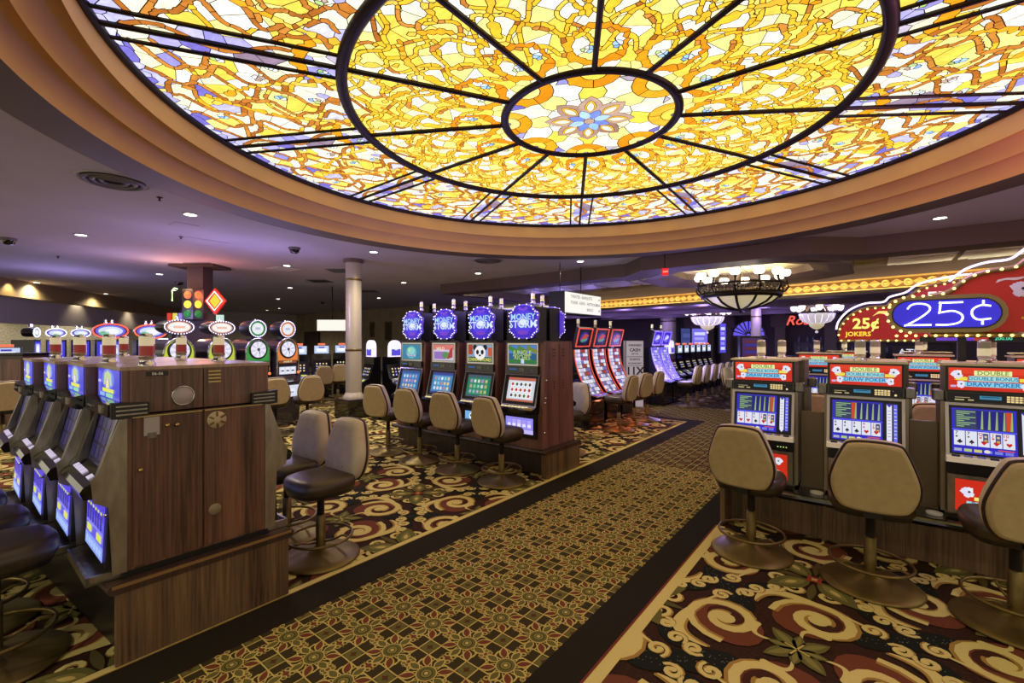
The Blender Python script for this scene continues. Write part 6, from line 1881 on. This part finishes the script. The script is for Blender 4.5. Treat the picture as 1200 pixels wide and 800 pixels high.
MB().box(-.8, .8, .04, .1, .38, .43).build('rail', M_black, ns); MB().tube([(-.6, .07, .4), (-.6, .07, 3.02 - z)], .015, 6).build('hanger', M_black, ns); MB().tube([(.6, .07, .4), (.6, .07, 3.02 - z)], .015, 6).build('hanger', M_black, ns)
x, z = at_Y(1067, 413, 20)
am = thing('cash_machine_sign', 'small sign lettered ATM far behind the front poker machines', 'sign', (x, 20, 0))
MB().box(-.45, .45, 0, .4, 0, z + .2).build('box', M_black, am); mb = MB(); Panel(mb, (0, -.005, z), (1, 0, 0), (0, 0, 1)).text('ATM', 0, 0, .3, (220, 220, 236), 1); mb.build('letters', M_screen, am)

# ------------------------------------------------------------------ left far wall: doorway and framed pictures
for (px, w, h, py, lb) in ((433, 8, 18, 386, 'small framed picture on the beige wall right of the column'), (452, 12, 22, 388, 'dark framed picture on the beige wall behind the purple starburst slots')):
    x, z = at_Y(px, py, 15.3); k = 26 / 533
    t = thing('framed_picture', lb, 'picture', (x, 15.44, z), 0, 'framed pictures on the beige wall')
    MB().box(-w * k / 2, w * k / 2, 0, .05, -h * k / 2, h * k / 2).build('frame', M_bronze, t); MB().box(-w * k / 2 + .1, w * k / 2 - .1, -.01, .0, -h * k / 2 + .1, h * k / 2 - .1).build('canvas', mat('dark_canvas', (70, 62, 56), .7), t)
x0, _ = at_Y(355, 400, 15.3); x1, _ = at_Y(372, 400, 15.3)
dr = MB().box(x0, x1, 15.38, 15.46, 0, 2.3).build('door_1', M_darkwood); tag(dr, kind='structure')
MB().box(x0 + .1, x0 + .2, 15.33, 15.38, 1.0, 1.12).build('door_handle', M_brass, dr)

# ------------------------------------------------------------------ chandeliers
M_frost = mat('frosted_lit_glass', (230, 220, 180), .4, emit=(240, 226, 170), power=.12)
M_globe = mat('lit_globe', (255, 250, 240), .4, emit=(255, 244, 226), power=.6)
M_blkiron = mat('dark_bronze_iron', (44, 36, 28), .45, .6)
def big_chandelier():
    t = thing('large_chandelier', 'large bronze chandelier with ribbed glass bowl and white globe lamps under the octagon bay', 'chandelier', (OC[0], OC[1], 0))
    N = 12
    MB().lathe([(.79, 2.72), (.87, 2.72), (.90, 2.79), (.87, 2.86), (.79, 2.86)], 36).build('lower_ring', M_blkiron, t)
    MB().lathe([(.93, 3.0), (.97, 3.0), (.97, 3.04), (.93, 3.04)], 36).build('upper_ring', M_blkiron, t)
    prof = [(.80, 2.74), (.66, 2.62), (.45, 2.53), (.22, 2.475), (.08, 2.46)]
    panel = MB().lathe(prof, 4, a0=.03, a1=2 * PI / N - .03).mesh('glass_panel', M_frost)
    rib = MB().tube([(r, 0, z - .012) for r, z in prof], .03, 6).mesh('rib', M_blkiron)
    arm = MB().tube([(.82, 0, 2.80), (.93, 0, 2.84), (1.0, 0, 2.94), (.96, 0, 3.04), (.93, 0, 3.14)], .026, 6).tube([(.86, 0, 2.86), (.78, 0, 2.93), (.86, 0, 2.99), (.94, 0, 2.95)], .016, 5).mesh('arm', M_blkiron)
    cup = MB().lathe([(.02, 3.14), (.05, 3.16), (.03, 3.175)], 10, (.93, 0)).mesh('lamp_cup', M_blkiron)
    globe = MB().lathe([(.03, 3.17), (.09, 3.19), (.12, 3.25), (.11, 3.31), (.09, 3.33)], 12, (.93, 0)).mesh('globe', M_globe)
    scr = MB()
    for k in range(3):
        for z, rr in ((2.88, .045), (2.95, .04)): scr.tube([(.89 * math.cos(.09 + k * .17) + 0, .89 * math.sin(.09 + k * .17) + rr * math.cos(a), z + rr * math.sin(a)) for a in np.linspace(0, 2 * PI, 8, endpoint=False)], .008, 4, True)
    scr = scr.mesh('filigree', M_blkiron)
    for k in range(N):
        for nm, me in (('glass_panel', panel), ('rib', rib), ('arm', arm), ('lamp_cup', cup), ('globe', globe), ('filigree', scr)):
            o = bpy.data.objects.new(nm, me); COL.objects.link(o); o.parent = t; o.rotation_euler = (0, 0, k * 2 * PI / N + .1)
            if nm == 'filigree': o['kind'] = 'stuff'
    MB().lathe([(0, 2.36), (.02, 2.37), (.035, 2.40), (.02, 2.43), (.09, 2.46), (.1, 2.48), (0, 2.49)], 14).build('finial', M_blkiron, t)
    MB().tube([(0, 0, 2.5), (0, 0, 3.5)], .02, 8).build('stem', M_blkiron, t)
    for k in range(4): MB().tube([(.80 * math.cos(k * PI / 2), .80 * math.sin(k * PI / 2), 2.8), (.05 * math.cos(k * PI / 2), .05 * math.sin(k * PI / 2), 3.42)], .01, 5).build('chain', M_blkiron, t)
    glow(t, (0, 0, 3.1), 40, (1, .88, .66), .4, 'bulb_light')
    return t
big_chandelier()
M_crystal = noise_mat('crystal_lit', (220, 214, 205), (250, 246, 240), nscale=30, rough=.2)
M_crystal.node_tree.nodes['Principled BSDF'].inputs['Emission Color'].default_value = (*lin((240, 232, 226)), 1); M_crystal.node_tree.nodes['Principled BSDF'].inputs['Emission Strength'].default_value = .14
def small_chandelier(px, py, d, label, top):
    x, y, z = at_depth(px, py, d); s = d / 533
    t = thing('crystal_chandelier', label, 'chandelier', (x, y, 0), 0, 'far crystal chandeliers')
    r = 17.5 * s
    bowl = [(r, z + .20), (r * 1.04, z + .16), (r * .98, z + .04), (r * .8, z - .08), (r * .45, z - .14)]
    seg = MB().lathe(bowl, 2, a0=.02, a1=2 * PI / 16 - .02).mesh('crystal_panel', M_crystal)
    for k in range(16):
        o = bpy.data.objects.new('crystal_panel', seg); COL.objects.link(o); o.parent = t; o.rotation_euler = (0, 0, k * PI / 8)
    MB().lathe([(r * .45, z - .14), (r * .4, z - .22), (r * .2, z - .30), (0, z - .33)], 18).build('lower_bowl', M_frost, t)
    MB().ball((0, 0, z - .40), .045, 8, 6).build('finial', M_crystal, t)
    MB().lathe([(r, z + .18), (r * 1.07, z + .20), (r, z + .24)], 24).build('ring', M_blkiron, t)
    for k in range(8):
        a = k * PI / 4 + .2; c, sn = math.cos(a), math.sin(a)
        MB().tube([(r * c, r * sn, z + .2), (r * 1.25 * c, r * 1.25 * sn, z + .20), (r * 1.3 * c, r * 1.3 * sn, z + .27)], .014, 5).build('arm', M_blkiron, t)
        MB().lathe([(.03, z + .26), (.08, z + .30), (.10, z + .40), (.09, z + .42), (0, z + .42)], 8, (r * 1.3 * c, r * 1.3 * sn)).build('globe', M_globe, t)
        MB().tube([(r * .9 * c, r * .9 * sn, z + .2), (r * .3 * c, r * .3 * sn, top)], .014, 5).build('stem', M_brass, t)
    MB().lathe([(r * .42, top - .03), (r * .42, top + .02)], 18).build('ceiling_plate', M_brass, t)
    glow(t, (0, 0, z + .7), 14, (1, .9, .8), .3, 'bulb_light')
small_chandelier(829, 377, 17.0, 'small crystal chandelier above the stools, left of the large chandelier', 3.0)
small_chandelier(957, 374, 14.5, 'small crystal chandelier over the poker rows beside the red neon name', 3.0)

# ------------------------------------------------------------------ ceiling fittings
def round_vent(x, y, r, label):
    t = thing('round_ceiling_vent', label, 'vent', (x, y, 0), 0, 'round ceiling vents')
    MB().lathe([(r, 3.5), (r, 3.492), (r * .94, 3.488), (r * .88, 3.5)], 30).build('flange', M_ceil, t)
    for k, q in enumerate((.84, .62, .40)):
        MB().lathe([(r * q, 3.487), (r * (q - .06), 3.470), (r * (q - .16), 3.487), (r * (q - .12), 3.497)], 28).build('cone_ring', mat('vent_grey', (104, 98, 98), .6), t)
    MB().lathe([(0, 3.498), (r * .86, 3.498)], 28).build('throat', M_black, t)
round_vent(-6.71, 1.22, .34, 'large round ceiling vent at the upper left of the grey ceiling')
x, y, _ = at_depth(572, 305, 10.2); x, y = (at_depth(572, 305, 533 * 1.8 / 94)[:2]); round_vent(x, y, .36, 'round ceiling vent hard against the far lip of the dome ring')
for px, py, lb in ((400, 317, 'dark slotted ceiling vent left of the pale column top'), (375, 329, 'dark slotted ceiling vent farther left of the column'), (240, 310, 'small dark ceiling vent above the wheel slots'), (432, 341, 'small dark ceiling vent right of the column')):
    x, y, _ = at_depth(px, py, 533 * 1.8 / (399 - py)); t = thing('square_ceiling_vent', lb, 'vent', (x, y, 0), YAW, 'square ceiling vents')
    MB().box(-.3, .3, -.3, .3, 3.485, 3.5).build('frame', mat('vent_grey', (104, 98, 98), .6), t)
    for k in range(5): MB().box(-.26, .26, -.25 + .1 * k, -.19 + .1 * k, 3.478, 3.486).build('slat', M_black, t)
for px, py, lb in ((10, 279, 'black dome camera at the left edge of the ceiling'), (345, 290, 'black dome camera left of the column under the dome ring'), (210, 330, 'small black dome camera above the wheel slots'), (378, 353, 'small far dome camera left of the pale column')):
    x, y, _ = at_depth(px, py, 533 * 1.8 / (399 - py)); t = thing('dome_camera', lb, 'camera', (x, y, 0), 0, 'ceiling dome cameras')
    MB().lathe([(.11, 3.5), (.11, 3.47), (.095, 3.46)], 18).build('collar', mat('vent_grey', (104, 98, 98), .6), t); MB().lathe([(.09, 3.47), (.085, 3.42), (.055, 3.39), (0, 3.38)], 18).build('dome_cover', M_blackgloss, t)
for px, py, w, lb in ((333, 315, .3, 'pale square ceiling hatch left of the pale column'), (236, 284, .34, 'flush grey ceiling hatch nearest the dome ring'), (215, 264, .16, 'small flush ceiling plate near the dome ring')):
    x, y, _ = at_depth(px, py, 533 * 1.8 / (399 - py)); t = thing('ceiling_hatch', lb, 'hatch', (x, y, 0), 0, 'flush ceiling hatches')
    MB().box(-w, w, -w, w, 3.494, 3.5).build('door', M_tin if w == .3 else M_ceil, t)
for px, py, lb in ((187, 231, 'tiny black sprinkler head between the big vent and the dome ring'), (212, 277, 'tiny black sprinkler head near the ceiling hatch'), (68, 300, 'tiny black sprinkler head at the left of the ceiling')):
    x, y, _ = at_depth(px, py, 533 * 1.8 / (399 - py)); t = thing('sprinkler_head', lb, 'sprinkler', (x, y, 0), 0, 'sprinkler heads')
    MB().lathe([(.035, 3.5), (.03, 3.49), (.01, 3.485), (.01, 3.46), (.022, 3.455), (0, 3.45)], 10).build('head', M_black, t)
# exit sign under the beam
x, y, z = at_depth(779, 314, 9.2)
ex = thing('exit_sign', 'small red exit sign hanging under the beam left of the large chandelier', 'exit sign', (x, y, 0), YAW)
MB().box(-.05, .07, -.02, .03, 3.02, 3.16, col=lin((210, 30, 20))).build('box', col_mat('exit_red', .4, .35), ex); mb = MB(); Panel(mb, (.01, -.022, 3.09), (1, 0, 0), (0, 0, 1)).text('EXIT', 0, 0, .05, (255, 220, 210), 1); mb.build('letters', M_screen, ex)
MB().tube([(0, 0, 3.16), (0, 0, 3.5)], .012, 6).build('hanger_rod', M_black, ex)
# wall washers along the left bulkhead
for px, py, lb in ((18, 329, 'first wall washer lamp over the bulkhead at the left edge'), (96, 346, 'second wall washer lamp over the left bulkhead'), (163, 356, 'third wall washer lamp over the left bulkhead')):
    x, y, _ = at_depth(px, py, 533 * 1.8 / (399 - py) - .45)
    t = thing('wall_washer', lb, 'downlight', (x, y, 0), 0, 'wall washer lamps'); MB().lathe([(0, 3.492), (.06, 3.492), (.09, 3.5)], 14).build('trim', M_black, t)
    l = bpy.data.lights.new('washer_beam', 'SPOT'); l.energy = 16; l.color = (1, .82, .5); l.spot_size = R(110); l.spot_blend = .6; l.shadow_soft_size = .05
    o = bpy.data.objects.new('washer_beam', l); COL.objects.link(o); o.parent = t; o.location = (0, 0, 3.47)

# ------------------------------------------------------------------ cove lamps on the beams
def cove_lamp(name, label, loc, rot, length, watts, col, tubecol):
    t = thing(name, label, 'cove lamp', loc, rot[2], 'cove lamps on the beams')
    MB().tube([(-length / 2, 0, 0), (length / 2, 0, 0)], .012, 6, col=lin(tubecol)).build('tube', M_screen, t)
    MB().box(-length / 2, length / 2, .02, .05, -.03, .03).build('channel', M_black, t)
    l = bpy.data.lights.new('cove_light', 'AREA'); l.shape = 'RECTANGLE'; l.size = length; l.size_y = .06; l.energy = watts; l.color = col
    o = bpy.data.objects.new('cove_light', l); COL.objects.link(o); o.parent = t; o.rotation_euler = (rot[0], 0, 0); o.location = (0, -.02, 0)
    return t
mid = (FA + FB) / 2
cove_lamp('cove_lamp', 'warm tube lamp behind the brown beam right of the octagon bay', (4.0, 10.72, 3.26), (R(98), 0, 0), 7.4, 40, (1, .9, .72), (255, 230, 170))
cove_lamp('cove_lamp', 'warm tube lamp behind the brown beam left of the octagon bay', (-7.5, 10.72, 3.26), (R(98), 0, 0), 5.6, 100, (.9, 1, .75), (230, 240, 200))
# trough added to hide an unseen lamp that brightens the gold frieze
MB().box(0, FL, -.36, 0, 2.835, 2.85).box(0, FL, -.38, -.36, 2.835, 2.925).build('lamp_trough', M_brown, frz)
l = bpy.data.lights.new('trough_light', 'AREA'); l.shape = 'RECTANGLE'; l.size = FL - .4; l.size_y = .05; l.energy = 34; l.color = (1, .84, .5)
o = bpy.data.objects.new('trough_light', l); COL.objects.link(o); o.parent = frz; o.location = (FL / 2, -.30, 2.88); o.rotation_euler = (R(128), 0, 0)
# violet neon under the low ceiling, hidden by the far beams
for (x, y, lb, n) in ((-8.0, 16.95, 'violet neon trough on the far beam lighting the low ceiling', 4.6), (-4.0, 18.85, 'violet neon trough on the second far beam near the wall', 6)):
    t = thing('neon_trough', lb, 'cove lamp', (x, y, 0), R(-3.5), 'neon troughs on the far beams')
    MB().box(-n, n, -.05, .0, 2.66, 2.80).box(-n, n, 0, .16, 2.66, 2.68).build('channel', M_brownd, t)
    MB().tube([(-n + .1, .08, 2.72), (n - .1, .08, 2.72)], .012, 6, col=lin((130, 100, 255))).build('neon_tube', M_neon, t)
    for k in range(6): glow(t, ((n - 1) * (-1 + 2 * k / 5), -.9, 2.62), 15, (.36, .25, 1), .2)  # unseen point lights added before the trough to spread its violet
